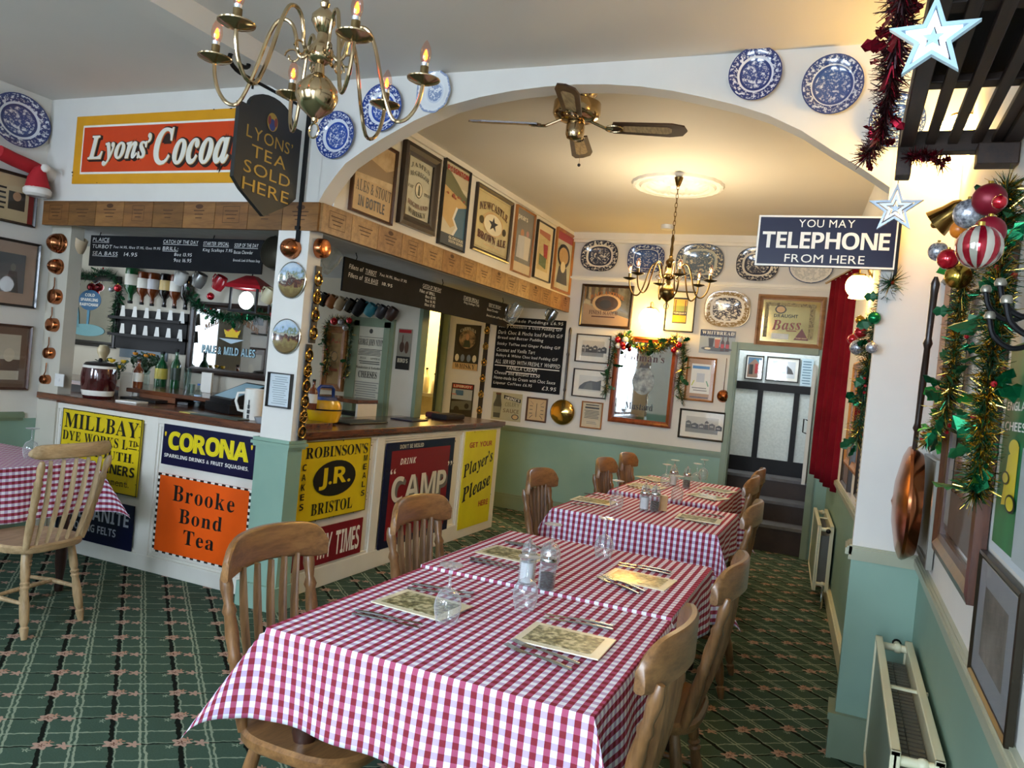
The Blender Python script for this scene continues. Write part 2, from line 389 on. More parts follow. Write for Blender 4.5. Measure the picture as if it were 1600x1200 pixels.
m = MB(); rail_run(m, [(-2.6, 7.9), (-4.2, 7.9)][::-1], DADO, greend, 1); rail_run(m, [(-2.6, 7.9), (DX0 - .06, 7.9)], DADO, greend, 1); struct('trim_2', m)
m = MB(); rail_run(m, [(-4.2, 7.9), (DX0 - .06, 7.9)], SKIRT, greend, 1); struct('baseboard_back', m)
m = MB(); rail_run(m, [(-2.82, 7.9), (-.1, 7.9)], PR, cream, 1); struct('trim_3', m)
m = MB(); rail_run(m, [(.345, -1.25), (.345, 3.64), ][::-1], DADO, railp, 1); rail_run(m, [(.345, 3.64), (.085, 3.64)][::-1], DADO, railp, 1); rail_run(m, [(.085, 3.63), (.085, 3.8)][::-1], DADO, railp, 1); struct('trim_4', m)
m = MB(); rail_run(m, [(.345, 3.64), (.085, 3.64)][::-1], [(.02, 0, .16), (.028, .16, .19)], greend, 1); rail_run(m, [(.085, 3.61), (.085, 3.8)][::-1], [(.02, 0, .16), (.028, .16, .19)], greend, 1); rail_run(m, [(.345, -1.25), (.345, 3.64)][::-1], SKIRT, greend, 1); struct('baseboard_right', m)
m = MB(); rail_run(m, [(.186, 3.8), (-.07, 7.75)][::-1], DADO, railp, 1); struct('trim_5', m)
m = MB(); rail_run(m, [(.186, 3.8), (-.07, 7.75)][::-1], [(.02, 0, .15), (.03, .10, .14)], ivory, 1); struct('baseboard_right_rear', m)
m = MB(); rail_run(m, [(-5.12, -1.25), (-5.12, 3.6)], DADO, greend, 1); struct('trim_6', m)
m = MB(); rail_run(m, [(-5.12, -1.25), (-5.12, 3.6)], SKIRT, greend, 1); struct('baseboard_left', m)
m = MB(); rail_run(m, [(-2.82, 7.9), (-.1, 7.9)], [(.05, 2.96, 3.03), (.03, 2.93, 2.96)], cream, 1); rail_run(m, [(-2.82, 3.75), (-2.82, 7.9)], [(.02, 2.985, 3.03)], white, 1); struct('trim_7', m)
m = MB()
for x0, x1, z0, z1 in ((DX0 - .07, DX0, 0, DZ + .07), (DX1, DX1 + .07, 0, DZ + .07), (DX0, DX1, DZ, DZ + .07)):
    m.span((x0, 7.885, z0), (x1, 8.01, z1), greend); m.span((x0 + .012, 7.872, z0), (x1 - .012, 7.886, z1 - (.012 if z0 else 0)), greend)
struct('door_1', m)
# stairs and hall beyond the doorway
stone = noisemat('stair_dark', [(.3, '#2a201d'), (.7, '#3a2d28')], 6, 3, .6); tread = noisemat('stair_tread', [(.3, '#5c5c60'), (.7, '#6f6f74')], 9, 3, .7)
m = MB()
for k, (y, z) in enumerate(((7.98, .26), (8.26, .46), (8.56, .66))):
    m.span((-1.25, y, 0), (-.2, 9.2, z - .03), stone); m.span((-1.25, y - .02, z - .03), (-.2, 9.2, z), tread)
struct('floor_stairs', m)
stip = noisemat('stippled_plaster', [(.3, '#c9d3d2'), (.7, '#dde5e4')], 40, 3, .7, bump=.3)
m = MB(); m.span((-1.5, 8.92, 0), (-.1, 9.0, 2.4), stip); m.span((-1.5, 8.0, 0), (-1.4, 8.92, 2.4), white); m.span((-.2, 8.0, 0), (-.1, 8.92, 2.4), white); m.span((-1.5, 8.0, 2.4), (-.1, 9.0, 2.45), ceilw)
hz = lambda u, v: on('HALL', u, v)
for a, b in (((1140, 712), (1262, 757)), ((1150, 597), (1275, 612))): pass
z1, z2 = hz(1150, 711)[2], hz(1146, 741)[2]; m.span((-1.45, 8.89, z2), (-.2, 8.925, z1), black)
z1, z2 = hz(1157, 595)[2], hz(1155, 606)[2]; m.span((-1.45, 8.89, z2 - .005), (-.2, 8.925, z1), black)
for u in (1183.5, 1241):
    x = hz(u, 660)[0]; m.span((x - .028, 8.893, .75), (x + .028, 8.925, 1.62), black)
struct('wall_hall', m)
# bar recess: ceiling, rear partitions and the kitchen beyond
m = MB(); m.span((-6.7, 3.74, 2.2), (-2.95, 7.9, 2.28), mat('bar_ceiling_grey', '#b9bcbc', .7)); struct('ceiling_bar', m)
barw = noisemat('bar_wall_shaded', [(.3, '#c3bcab'), (.7, '#cbc4b4')], 3, 3, .65)  # darker than the wall white: the recess's shade is put into the paint
m = MB(); m.span((-6.7, 4.62, 0), (-3.70, 4.70, 2.2), barw); m.span((-6.7, 3.74, 0), (-6.6, 4.62, 2.2), barw); m.span((-5.22, 3.70, 0), (-4.93, 3.80, 2.2), barw); struct('wall_bar', m)
m = MB(); m.span((-6.7, 6.0, 0), (-3.47, 6.08, 2.2), noisemat('bar_cream', [(.3, '#d8d0bd'), (.7, '#e0d8c6')], 4, 2, .6)); m.span((-3.49, 5.985, 0), (-3.455, 6.1, 2.2), greend); struct('wall_bar_rear', m)
m = MB(); ky = noisemat('kitchen_yellow', [(.3, '#e9d59a'), (.7, '#f0dfae')], 3, 2, .6)
m.span((-6.7, 9.4, 0), (-4.15, 9.5, H), ky); m.span((-6.8, 6.08, 0), (-6.7, 9.5, H), ky); m.span((-4.25, 8.0, 0), (-4.15, 9.4, H), ky); struct('wall_kitchen', m)
m = MB(); m.span((-4.27, 7.86, 0), (-4.20, 8.02, 2.2), greend); m.span((-4.30, 7.84, 0), (-4.27, 7.88, 2.2), mat('door_edge_dark', '#2c3a33', .5)); struct('door_2', m)
# ================================================================ BAR
darkb = mat('cabinet_dark', '#2a201b', .6)
maho = wood('counter_mahogany', '#3b1d12', '#7a4326', .22, 'X', 7, 8, .6); mahoY = wood('counter_mahogany_side', '#3b1d12', '#7a4326', .22, 'Y', 7, 8, .6)
bar = thing('bar_counter', 'L-shaped bar with white panelled front and mahogany worktop covered in enamel signs', 'bar counter', (-3.0, 3.72, 0))
B0 = Vector((3.0, -3.72, 0))
def bpart(name, mb): 
    mb.v = [tuple(Vector(v) + B0) for v in mb.v]; return mb.obj(name, bar, bevel=.004)
m = MB()      # front run, sections cut by stiles
zt = 1.0
m.span((-5.12, 3.735, 0), (-3.09, 3.80, zt), cream)
xs = [on('BF', u, v)[0] for u, v in ((70, 640), (91, 640), (230, 655), (248, 655))]
for a, b in ((-5.12, xs[1]), (xs[2], xs[3]), (-3.15, -3.085)): m.span((a, 3.715, .07), (b, 3.737, zt), cream)
m.span((-5.12, 3.713, 0), (-3.10, 3.737, .10), cream); m.span((-5.12, 3.717, .95), (-3.09, 3.737, zt), cream)
for a, b in ((xs[1], xs[2]), (xs[3], -3.15)):
    for lo, hi in (((a, .10), (b, .118)), ((a, .932), (b, .95)), ((a, .118), (a + .018, .932)), ((b - .018, .118), (b, .932))): m.span((lo[0], 3.724, lo[1]), (hi[0], 3.737, hi[1]), cream)
bpart('front_panel', m)
m = MB(); ys = [on('BR', u, v)[1] for u, v in ((587, 720), (599, 720), (720, 720), (727, 720))]; YE = 6.83
m.span((-3.06, 3.735, 0), (-3.0, YE, zt - .03), cream); m.span((-3.55, YE - .06, 0), (-3.06, YE, zt - .03), cream)
for a, b in ((3.735, 3.80), (ys[0], ys[1]), (ys[2], ys[3]), (YE - .10, YE)): m.span((-3.002, a, .07), (-2.982, b, zt - .03), cream)
m.span((-3.002, 3.735, 0), (-2.98, YE, .13), cream); m.span((-3.002, 3.735, .93), (-2.984, YE, zt - .03), cream)
for a, b in ((3.80, ys[0]), (ys[1], ys[2]), (ys[3], YE - .10)):
    for lo, hi in (((a, .13), (b, .148)), ((a, .912), (b, .93)), ((a, .148), (a + .018, .912)), ((b - .018, .148), (b, .912))): m.span((-3.002, lo[0], lo[1]), (-2.991, hi[0], hi[1]), cream)
bpart('side_panel', m)
m = MB(); m.span((-5.115, 3.685, 1.003), (-3.086, 4.30, 1.045), maho); m.span((-5.115, 3.70, .99), (-3.10, 3.75, 1.004), maho); bpart('worktop', m)
m = MB(); m.span((-6.5, 4.06, 1.09), (-3.75, 4.61, 1.12), maho); m.span((-6.5, 4.3, .3), (-3.75, 4.6, 1.09), darkb); bpart('back_shelf', m)
m = MB(); m.span((-3.6, 3.73, .972), (-2.95, YE + .03, 1.014), mahoY); m.span((-3.0, 3.735, .958), (-2.965, YE + .01, .973), mahoY); bpart('side_worktop', m)
# wine-crate panels along the fascia over the bar
crate = [wood('crate_wood_%d' % i, a, b, .55, 'X', 6, 7, 0) for i, (a, b) in enumerate((('#5f3d1b', '#86592a'), ('#6b4520', '#936634'), ('#573814', '#7c5426')))]
crateY = [wood('crate_wood_side_%d' % i, a, b, .5, 'Y', 6, 7, .1) for i, (a, b) in enumerate((('#74502a', '#9c7442'), ('#7e5b31', '#a8804c'), ('#6e4822', '#93693a')))]
ink = mat('branded_ink', '#4a2c12', .7)
def crates(k, L0, L1, z0, z1, n, y, mats_, lab, grp, side):
    w = (L1 - L0) / n
    for i in range(n):
        c = L0 + w * (i + .5); m = MB(); ww = w - .004
        hh = (z1 - z0) / 2
        if side: pm = mats_[i % 3]
        else: pm = mats_[(i * 2) % 3]
        m.box((0, .015, 0), (ww, .03, 2 * hh), pm)
        a, b = rnd.uniform(.2, .34) * ww, rnd.uniform(.012, .03)
        if i % 3 == 0:
            for lo, hi in (((-a, -.045), (a, -.042)), ((-a, .05), (a, .053)), ((-a, -.045), (-a + .003, .053)), ((a - .003, -.045), (a, .053))): m.rect(lo[0], hi[0], lo[1], hi[1], -.0008, ink)
        for q in range(3): m.rect(-a * .8 * (1 - .2 * q), a * .8 * (1 - .2 * q), .022 - q * .022, .028 - q * .022, -.0008, ink)
        if i % 3 == 2: m.oval(0, .05, .03, .014, -.0008, ink)
        loc = (c, y, (z0 + z1) / 2) if not side else (y, c, (z0 + z1) / 2)
        o = m.obj('wine_crate_panel', None, loc, math.radians(90) if side else 0); tag(o, lab, 'wooden panel', grp)
crates('A', -5.07, -2.80, 2.178, 2.338, 9, 3.585, crate, 'printed wooden wine crate panel on the fascia facing the dining area over the bar front', 'wine crate panels over the bar front', False)
crates('U', 3.60, 7.88, 2.178, 2.338, 15, -2.785, crateY, 'printed wooden wine crate panel on the long fascia below the row of framed posters', 'wine crate panels over the bar side', True)
# ================================================================ FURNITURE
def gingham(name, p, red, wht):
    x = NT(name); c = x.n('ShaderNodeTexCoord'); q = x.xyz(c.outputs['UV'])
    s = lambda a: x.math('LESS_THAN', x.math('FRACT', x.math('DIVIDE', a, p)), .5)
    a, b = s(q[0]), s(q[1]); wv = x.noise(x.coord('UV'), 900, 1)
    base = x.mix(a, x.mix(b, wht, '#bfa9c9'), x.mix(b, '#a94668', red)); x.set(col=x.mix(x.math('MULTIPLY', wv, .06), base, '#ffffff'), rough=.95, spec=.05); return x.m
ging = gingham('gingham_red', .0325, '#820721', '#ebeef6')
CSEAT = lambda a, b, n=28: [(a * math.copysign(abs(math.cos(2 * PI * k / n)) ** .6, math.cos(2 * PI * k / n)), b * math.copysign(abs(math.sin(2 * PI * k / n)) ** .6, math.sin(2 * PI * k / n))) for k in range(n)]
LEGR = [(0, .016), (.12, .019), (.3, .021), (.35, .016), (.37, .023), (.40, .017), (.42, .023), (.45, .017), (.62, .023), (.8, .021), (.85, .014), (.87, .021), (.9, .02), (1, .013)]
POSTR = [(0, .014), (.1, .018), (.3, .02), (.42, .016), (.45, .021), (.48, .016), (.6, .02), (.72, .016), (.75, .021), (.8, .013), (.9, .019), (.95, .017), (1, .01)]
def turned(mb, p0, p1, R, m): 
    a, b = Vector(p0), Vector(p1); return mb.tube([a.lerp(b, t) for t, r in R], [r for t, r in R], m, 12)
def make_chair(nm, pale, label):
    wd_ = wood('pine_pale', '#8d7350', '#b79b74', .4, 'Z', 8, 8, .25) if pale else wood('beech_brown', '#5e3f24', '#8c643c', .35, 'Z', 8, 8, .35)
    wc = wood('pine_pale_rail', '#8d7350', '#b79b74', .4, 'X', 8, 8, .25) if pale else wood('beech_brown_rail', '#644325', '#93693e', .33, 'X', 7, 8, .4)
    t = thing(nm, label, 'chair')
    m = MB(); n = 28; rings = [(1.0, .405), (1.03, .415), (1.03, .433), (.98, .443), (.75, .436), (.3, .430)]
    V = []
    for f, z in rings: V += [(x * f, y * f, z + (.008 * (y / .2) ** 2 if f < .9 else 0)) for x, y in CSEAT(.205, .20, n)]
    F = [(i * n + k, i * n + (k + 1) % n, (i + 1) * n + (k + 1) % n, (i + 1) * n + k) for i in range(len(rings) - 1) for k in range(n)]
    F += [tuple(range(n - 1, -1, -1)), tuple(range((len(rings) - 1) * n, len(rings) * n))]
    m.add(V, F, wc, True); m.obj('seat', t)
    for sx in (-1, 1):
        for fy, y0, y1 in ((1, .13, .185), (-1, -.13, -.205)):
            m = MB(); turned(m, (sx * .135, y0, .41), (sx * (.168 if pale else .185), y1, 0), LEGR, wd_); m.obj('leg', t)
        m = MB(); m.tube([(sx * .168, .163, .17), (sx * .17, 0, .175), (sx * .168, -.173, .17)], [.009, .013, .009], wd_, 8); m.obj('stretcher', t)
        m = MB(); turned(m, (sx * .165, -.165, .43), (sx * (.205 if pale else .185), -.262, .865), POSTR, wd_); m.obj('back_post', t)
    m = MB(); m.tube([(-.17, 0, .175), (0, 0, .178), (.17, 0, .175)], [.009, .013, .009], wd_, 8); m.obj('stretcher', t)
    for k in range(5 if pale else 5):
        q = (k - 2) / 2; bw = .10 if not pale else .125
        m = MB(); P = []
        for i in range(7):
            f = i / 6; P.append((q * bw * (.95 + .25 * f), -.17 - .085 * f - .018 * math.sin(PI * f), .43 + .435 * f))
        m.tube(P, [.010, .0135, .016, .0165, .0165, .015, .012], wd_, 8, flat=.45); m.obj('slat', t)
    # crest rail, curved in plan
    m = MB(); n = 22; V = []
    for i in range(n + 1):
        s = -1 + 2 * i / n; x = s * (.240 if pale else .225); y = -.285 + .06 * s * s
        zt_ = (.965 - .012 * s * s - .05 * abs(s) ** 9) if not pale else (.945 - .004 * s * s - .03 * abs(s) ** 14); zb = (.835 + .022 * (1 - s * s) + .012 * abs(s) ** 9) if not pale else (.868 + .006 * (1 - s * s) + .02 * abs(s) ** 14)
        h = .012; V += [(x, y - h, zb + .006), (x, y - h, zt_ - .008), (x, y - h * .5, zt_), (x, y + h * .5, zt_), (x, y + h, zt_ - .008), (x, y + h, zb + .006), (x, y + h * .5, zb), (x, y - h * .5, zb)]
    F = [(i * 8 + k, i * 8 + (k + 1) % 8, i * 8 + 8 + (k + 1) % 8, i * 8 + 8 + k) for i in range(n) for k in range(8)] + [tuple(range(7, -1, -1)), tuple(range(n * 8, n * 8 + 8))]
    m.add(V, F, wc, True); m.obj('crest_rail', t)
    return t
ch = make_chair('dining_chair', False, 'brown wooden dining chair')
RSP = [  # crest-rail centre x, y, turn (deg, the way it faces), label
    (-1.55, 1.90, -90, 'brown slat-back chair nearest the viewer on the left of the nearest gingham table'),
    (-1.54, 2.75, -90, 'brown slat-back chair in front of the coffee sign, left of the near gingham table'),
    (-1.56, 4.15, -90, 'brown chair on the left side of the middle gingham table before the green wall'),
    (-1.50, 5.25, -90, 'brown chair left of the furthest gingham table, nearer the viewer of the two there'),
    (-1.50, 5.85, -90, 'brown chair left of the furthest gingham table, closer to the green rear wall'),
    (-.30, 1.86, 90, 'brown chair pushed in at the right of the nearest table, closest to the viewer'),
    (-.27, 2.68, 90, 'brown chair at the right of the near table beyond the closest one'),
    (-.36, 4.15, 90, 'brown chair on the right side of the middle gingham table by the radiator passage'),
    (-.50, 5.42, 90, 'brown chair right of the furthest gingham table, nearer the viewer of the two'),
    (-.52, 6.05, 90, 'brown chair right of the furthest gingham table, nearer the dark stairs')]
for i, (x, y, a, lb) in enumerate(RSP):
    o = ch if i == 0 else copy_tree(ch)
    r = math.radians(a); off = Vector((0, -.265)); off.rotate(Matrix.Rotation(r, 2))
    place(o, (x - off.x, y - off.y, 0), r, lb); o['group'] = 'dining chairs round the row of tables'
pc = make_chair('dining_chair', True, 'pale pine slat-back chair with turned legs in front of the yellow dye works sign')
place(pc, (-3.70, 2.69, 0), math.radians(97))
darkw = wood('table_dark', '#1d0f0b', '#3a1f15', .35, 'Z', 8, 6, .3)
def make_table(x0, x1, y0, y1, lab):
    t = thing('dining_table', lab, 'table', ((x0 + x1) / 2, (y0 + y1) / 2, 0)); w, l = (x1 - x0) / 2, (y1 - y0) / 2
    m = MB(); m.box((0, 0, .73), (2 * w - .012, 2 * l - .012, .028), darkw); m.obj('tabletop', t, bevel=.003)
    m = MB(); m.box((0, l - .09, .67), (2 * w - .2, .02, .09), darkw); m.box((0, -l + .09, .67), (2 * w - .2, .02, .09), darkw); m.box((w - .09, 0, .67), (.02, 2 * l - .2, .09), darkw); m.box((-w + .09, 0, .67), (.02, 2 * l - .2, .09), darkw); m.obj('apron', t)
    for a in (-1, 1):
        for b in (-1, 1):
            m = MB(); m.box((a * (w - .09), b * (l - .09), .66), (.07, .07, .12), darkw)
            m.lathe([(.001, 0), (.022, 0), (.026, .03), (.018, .06), (.03, .16), (.034, .3), (.026, .42), (.036, .46), (.025, .49), (.034, .53), (.034, .6), (.001, .6)], darkw, 14, Matrix.Translation((a * (w - .09), b * (l - .09), 0))); m.obj('leg', t)
    return t
def make_cloth(x0, x1, y0, y1, dr, lab, z=.7535, seed=0, uvo=(0, 0)):
    dl, drr, dn, df = dr; w, l = (x1 - x0) / 2, (y1 - y0) / 2; rs = random.Random(seed); ph = rs.random() * 6
    def axis(lo, hi, half):
        st = .016; a = [lo + (hi - lo) * k / round((hi - lo) / st) for k in range(round((hi - lo) / st) + 1)]
        return sorted(set([round(v, 4) for v in a] + [-half, half]))
    S, Tt = axis(-w - dl, w + drr, w), axis(-l - dn, l + df, l); V = []; UV = []
    for t in Tt:
        for s in S:
            ax, ay = max(abs(s) - w, 0), max(abs(t) - l, 0); sx, sy = math.copysign(1, s), math.copysign(1, t)
            if ax == 0 and ay == 0: p = (s, t, z)
            elif ay == 0:
                o = .004 + ax * (.05 + .07 * math.sin(t * 17 + ph) * math.sin(t * 7)); p = (sx * (w + o), t, z - ax)
            elif ax == 0:
                o = .004 + ay * (.05 + .07 * math.sin(s * 17 + ph) * math.sin(s * 7 + 1)); p = (s, sy * (l + o), z - ay)
            else:
                r = math.hypot(ax, ay); f = math.atan2(ay, ax); k = .52 * math.sin(2 * f); q = r * k; c = .62 + .1 * math.sin(ph)
                e = .004 + .05 * r; p = (sx * (w + e * math.cos(f) + q * c), sy * (l + e * math.sin(f) + q * (1.35 - c)), z - r * math.sqrt(1 - min(.9, k * k)))
            V.append(p); UV.append((s + w + uvo[0], t + l + uvo[1]))
    ns = len(S); F = [(j * ns + i, j * ns + i + 1, j * ns + ns + i + 1, j * ns + ns + i) for j in range(len(Tt) - 1) for i in range(ns - 1)]
    m = MB(); m.add(V, F, ging, True, uv=UV); o = m.obj('tablecloth', None, ((x0 + x1) / 2, (y0 + y1) / 2, 0))
    b = o.modifiers.new('thickness', 'SOLIDIFY'); b.thickness = .0015
    return tag(o, lab, 'tablecloth', 'red gingham tablecloths')
TB = {'a': (-1.365, -.445, 1.69, 2.525), 'b': (-1.375, -.45, 2.545, 3.38), 'c': (-1.465, -.545, 4.185, 5.03), 'd': (-1.43, -.70, 5.25, 6.45), 'l': (-4.80, -3.93, 2.60, 3.22)}
for k, lab, lc, dr in (('a', 'dark table nearest the viewer under a red gingham cloth', 'red gingham cloth on the table nearest the viewer, its pointed corner hanging low', (.24, .24, .24, .03)),
                       ('b', 'dark table pushed against the far side of the nearest table', 'red gingham cloth on the second table, between the seam and the far edge', (.24, .24, .03, .22)),
                       ('c', 'dark table in the middle of the row under gingham', 'red gingham cloth on the middle table with a tan box on it', (.22, .22, .24, .2)),
                       ('d', 'dark table furthest down the room under gingham', 'red gingham cloth on the furthest table by the stairs', (.22, .22, .1, .2)),
                       ('l', 'dark table against the left wall under gingham', 'red gingham cloth on the table at the left edge, behind the pale pine chair', (.25, .29, .30, .25))):
    x0, x1, y0, y1 = TB[k]; make_table(x0, x1, y0, y1, lab); make_cloth(x0, x1, y0, y1, dr, lc, seed=ord(k), z=.752 if k != 'b' else .757)
# ---------------------------------------------------------------- table setting
TZ = .7575
steel = mat('polished_steel', '#a4a7ac', .22, 1., .03); brass = mat('polished_brass', '#c8a25a', .16, 1., .05); copper = mat('polished_copper', '#b4714a', .2, 1., .08)
tg = thin_glass('blown_glass', '#f4f7f7', .34, .5); saltw = mat('salt_white', '#eef0f2', .8); pepk = noisemat('peppercorns', [(.45, '#17120f'), (.6, '#3a2c22')], 300, 2, .8); chrome = mat('chrome', '#d6d9dd', .08, 1., .02)
def make_glass():
    m = MB()
    m.lathe([(.030, 0), (.036, .02), (.040, .045), (.038, .065), (.028, .088), (.010, .098), (.0045, .105), (.004, .150), (.006, .160), (.034, .166), (.0345, .169), (.002, .171)], tg, 24)
    return m.obj('wine_glass')
wg = make_glass(); first = True
def glass_at(u, v, lab, z=TZ):
    global first
    p = atz(u, v, z); o = wg if first else wg.copy()
    if not first: COL.objects.link(o)
    first = False; place(o, (p[0], p[1], z)); return tag(o, lab, 'wine glass', 'upturned wine glasses on the tables')
for u, v, lb in ((697, 972, 'upturned wine glass nearest the left placemat on the nearest table'), (819, 952, 'upturned wine glass on the seam in front of the salt and pepper'), (858, 886, 'upturned wine glass just behind the pepper shaker on the near table'), (942, 872, 'upturned wine glass beside the golden-lit placemat near the far edge'),
                 (962, 796, 'upturned wine glass by the left placemat of the middle table'), (1057, 784, 'upturned wine glass right of the tan box on the middle table'), (1039, 761, 'upturned wine glass on the furthest table, front left of its four'), (1052, 752, 'upturned wine glass on the furthest table, rear left of its four'), (1087, 758, 'upturned wine glass on the furthest table, front right of its four'), (1098, 750, 'upturned wine glass on the furthest table, rear right of its four'), (47, 716, 'upturned wine glass alone on the table by the left wall')):
    glass_at(u, v, lb)
def shaker(u, v, lab, fill, s=1.):
    p = atz(u, v, TZ); t = thing('salt_shaker' if fill is saltw else 'pepper_shaker', lab, 'salt shaker' if fill is saltw else 'pepper shaker', (p[0], p[1], TZ)); k = s
    m = MB(); m.lathe([(.002, 0), (.027, 0), (.030, .012), (.030, .085), (.026, .092)], tg, 12, smooth=False); m.lathe([(.026, .108), (.027, .118), (.020, .142), (.006, .152), (.001, .152)], tg, 12, smooth=False); m.obj('jar', t)
    m = MB(); m.lathe([(.001, .006), (.025, .006), (.025, .055 if fill is pepk else .075), (.001, .06 if fill is pepk else .078)], fill, 12); m.obj('contents', t)
    m = MB(); m.lathe([(.027, .086), (.0295, .09), (.0295, .106), (.027, .11), (.004, .112), (.004, .15), (.007, .158), (.001, .162)], chrome, 16); m.obj('lid', t)
shaker(822, 911, 'glass salt shaker with steel top on the nearest pair of tables', saltw); shaker(853, 920, 'glass pepper shaker with steel top on the nearest pair of tables', pepk)
shaker(1006, 796, 'glass salt shaker on the middle table', saltw); shaker(1022, 798, 'glass pepper shaker on the middle table beside the tan box', pepk)
shaker(1051, 758, 'glass salt shaker on the furthest table', saltw); shaker(1072, 762, 'glass pepper shaker on the furthest table', pepk)
p = atz(1035, 798, TZ); m = MB(); m.box((0, 0, .045), (.05, .03, .09), noisemat('kraft_tan', [(.3, '#b08a5c'), (.7, '#bf9a6a')], 20, 2, .7)); m.box((0, 0, .0915), (.042, .022, .004), mat('sugar_paper', '#e7dcc6', .7)); tag(m.obj('sachet_box', None, p, .2, bevel=.002), 'small tan box standing beside the pepper on the middle table', 'box')
etch = noisemat('etching', [(.38, '#3f4026'), (.5, '#8d8d63'), (.62, '#d9d5b0')], 55, 6, .35, coat=.5); matc = mat('placemat_cream', '#e6e1c4', .3, coat=.4)
def placemat(q, lab, w=.25, h=.19):
    P = [atz(u, v, TZ) for u, v in q]; c = sum(P) / 4; d = (P[2] - P[1]) + (P[3] - P[0]); a = math.atan2(d[1], d[0])
    t = thing('placemat', lab, 'placemat', (c[0], c[1], TZ), a, 'printed placemats')
    m = MB(); m.box((0, 0, .002), (w, h, .004), matc); m.obj('board', t, bevel=.0015)
    m = MB(); m.box((-.004, 0, .0043), (w * .80, h * .76, .0006), etch); m.obj('print', t)
for q, lb in ((((587, 948), (650, 922), (729, 943), (671, 971)), 'etched placemat on the left of the nearest table beside a wine glass'), (((812, 1008), (853, 973), (950, 993), (915, 1035)), 'etched placemat on the right of the nearest table, closest to the viewer'), (((947, 908), (971, 888), (1047, 904), (1027, 925)), 'placemat glowing gold at the right of the second table'), (((764, 870), (789, 854), (838, 864), (812, 881)), 'etched placemat at the left of the second table behind the salt'),
              (((898, 785), (918, 775), (954, 780), (942, 793)), 'placemat at the left of the middle table'), (((1062, 811), (1068, 803), (1125, 810), (1114, 821)), 'placemat at the right of the middle table'), (((980, 759), (999, 754), (1037, 760), (1025, 767)), 'placemat on the furthest table, front left'), (((1004, 748), (1014, 743), (1040, 750), (1030, 754)), 'placemat on the furthest table, rear left'), (((1079, 775), (1090, 769), (1130, 777), (1126, 784)), 'placemat on the furthest table, front right'), (((1098, 765), (1104, 760), (1143, 767), (1138, 772)), 'placemat on the furthest table, rear right')):
    placemat(q, lb)
def cutlery(kind, p, q, lab):
    """p = business end, q = handle end (pixels)"""
    a, b = atz(*p, TZ), atz(*q, TZ); ang = math.atan2(a[1] - b[1], a[0] - b[0]); c = (a + b) / 2; L = .215; m = MB()
    m.tube([(-L / 2, 0, .004), (-L / 4, 0, .006), (L * .05, 0, .006), (L * .16, 0, .004)], [.006, .008, .005, .004], steel, 8, flat=.55)
    if kind == 'knife': m.add([(L * .06, -.004, .004), (L * .06, .006, .004), (L * .42, .011, .004), (L * .5, .002, .004), (L * .5, -.003, .004), (L * .06, -.004, .0055), (L * .06, .006, .0045), (L * .42, .011, .0045), (L * .5, .002, .0045), (L * .5, -.003, .005)], [(0, 1, 2, 3, 4), (9, 8, 7, 6, 5), (0, 5, 6, 1), (1, 6, 7, 2), (2, 7, 8, 3), (3, 8, 9, 4), (4, 9, 5, 0)], steel)
    else:
        m.tube([(L * .15, 0, .004), (L * .2, 0, .003), (L * .28, 0, .003), (L * .34, 0, .004)], [.003, .010, .0115, .011], steel, 10, flat=.16)
        for k in range(4): y = (k - 1.5) * .0058; m.tube([(L * .32, y, .004), (L * .42, y, .006), (L * .5, y, .008)], [.0019, .0017, .0012], steel, 6)
    tag(m.obj('table_' + kind, None, (c[0], c[1], TZ), ang), lab, kind, 'cutlery on the tables')
for s, rows in (('right setting of the nearest table', (('knife', (848, 966), (958, 986)), ('knife', (852, 961), (955, 980)), ('fork', (795, 1012), (886, 1046)), ('fork', (806, 1005), (900, 1038)))),
                ('left setting of the nearest table', (('knife', (660, 978), (556, 956)), ('knife', (654, 983), (553, 961)), ('fork', (728, 928), (655, 916)), ('fork', (722, 934), (650, 922)))),
                ('right setting of the second table', (('knife', (966, 884), (1046, 899)), ('knife', (972, 881), (1043, 894)), ('fork', (932, 903), (1000, 930)), ('fork', (942, 901), (1008, 926)))),
                ('left setting of the second table', (('knife', (808, 887), (742, 874)), ('knife', (806, 891), (744, 879)), ('fork', (848, 856), (806, 850)), ('fork', (852, 860), (812, 853)))),
                ('left setting of the middle table', (('knife', (940, 794), (900, 789)), ('fork', (955, 778), (922, 773)))), ('right setting of the middle table', (('knife', (1078, 801), (1128, 808)), ('fork', (1058, 809), (1108, 823)))),
                ('front left setting of the furthest table', (('knife', (1025, 769), (980, 761)), ('fork', (1036, 757), (1004, 752)))), ('front right setting of the furthest table', (('knife', (1092, 768), (1132, 775)), ('fork', (1078, 775), (1118, 785))))):
    for kd, p, q in rows:
        tw = [r[1][1] + r[2][1] for r in rows if r[0] == kd]
        cutlery(kd, p, q, 'steel table %s at the %s' % (kd, s) + ('' if len(tw) < 2 else (', nearer of two' if p[1] + q[1] == max(tw) else ', further of two')))
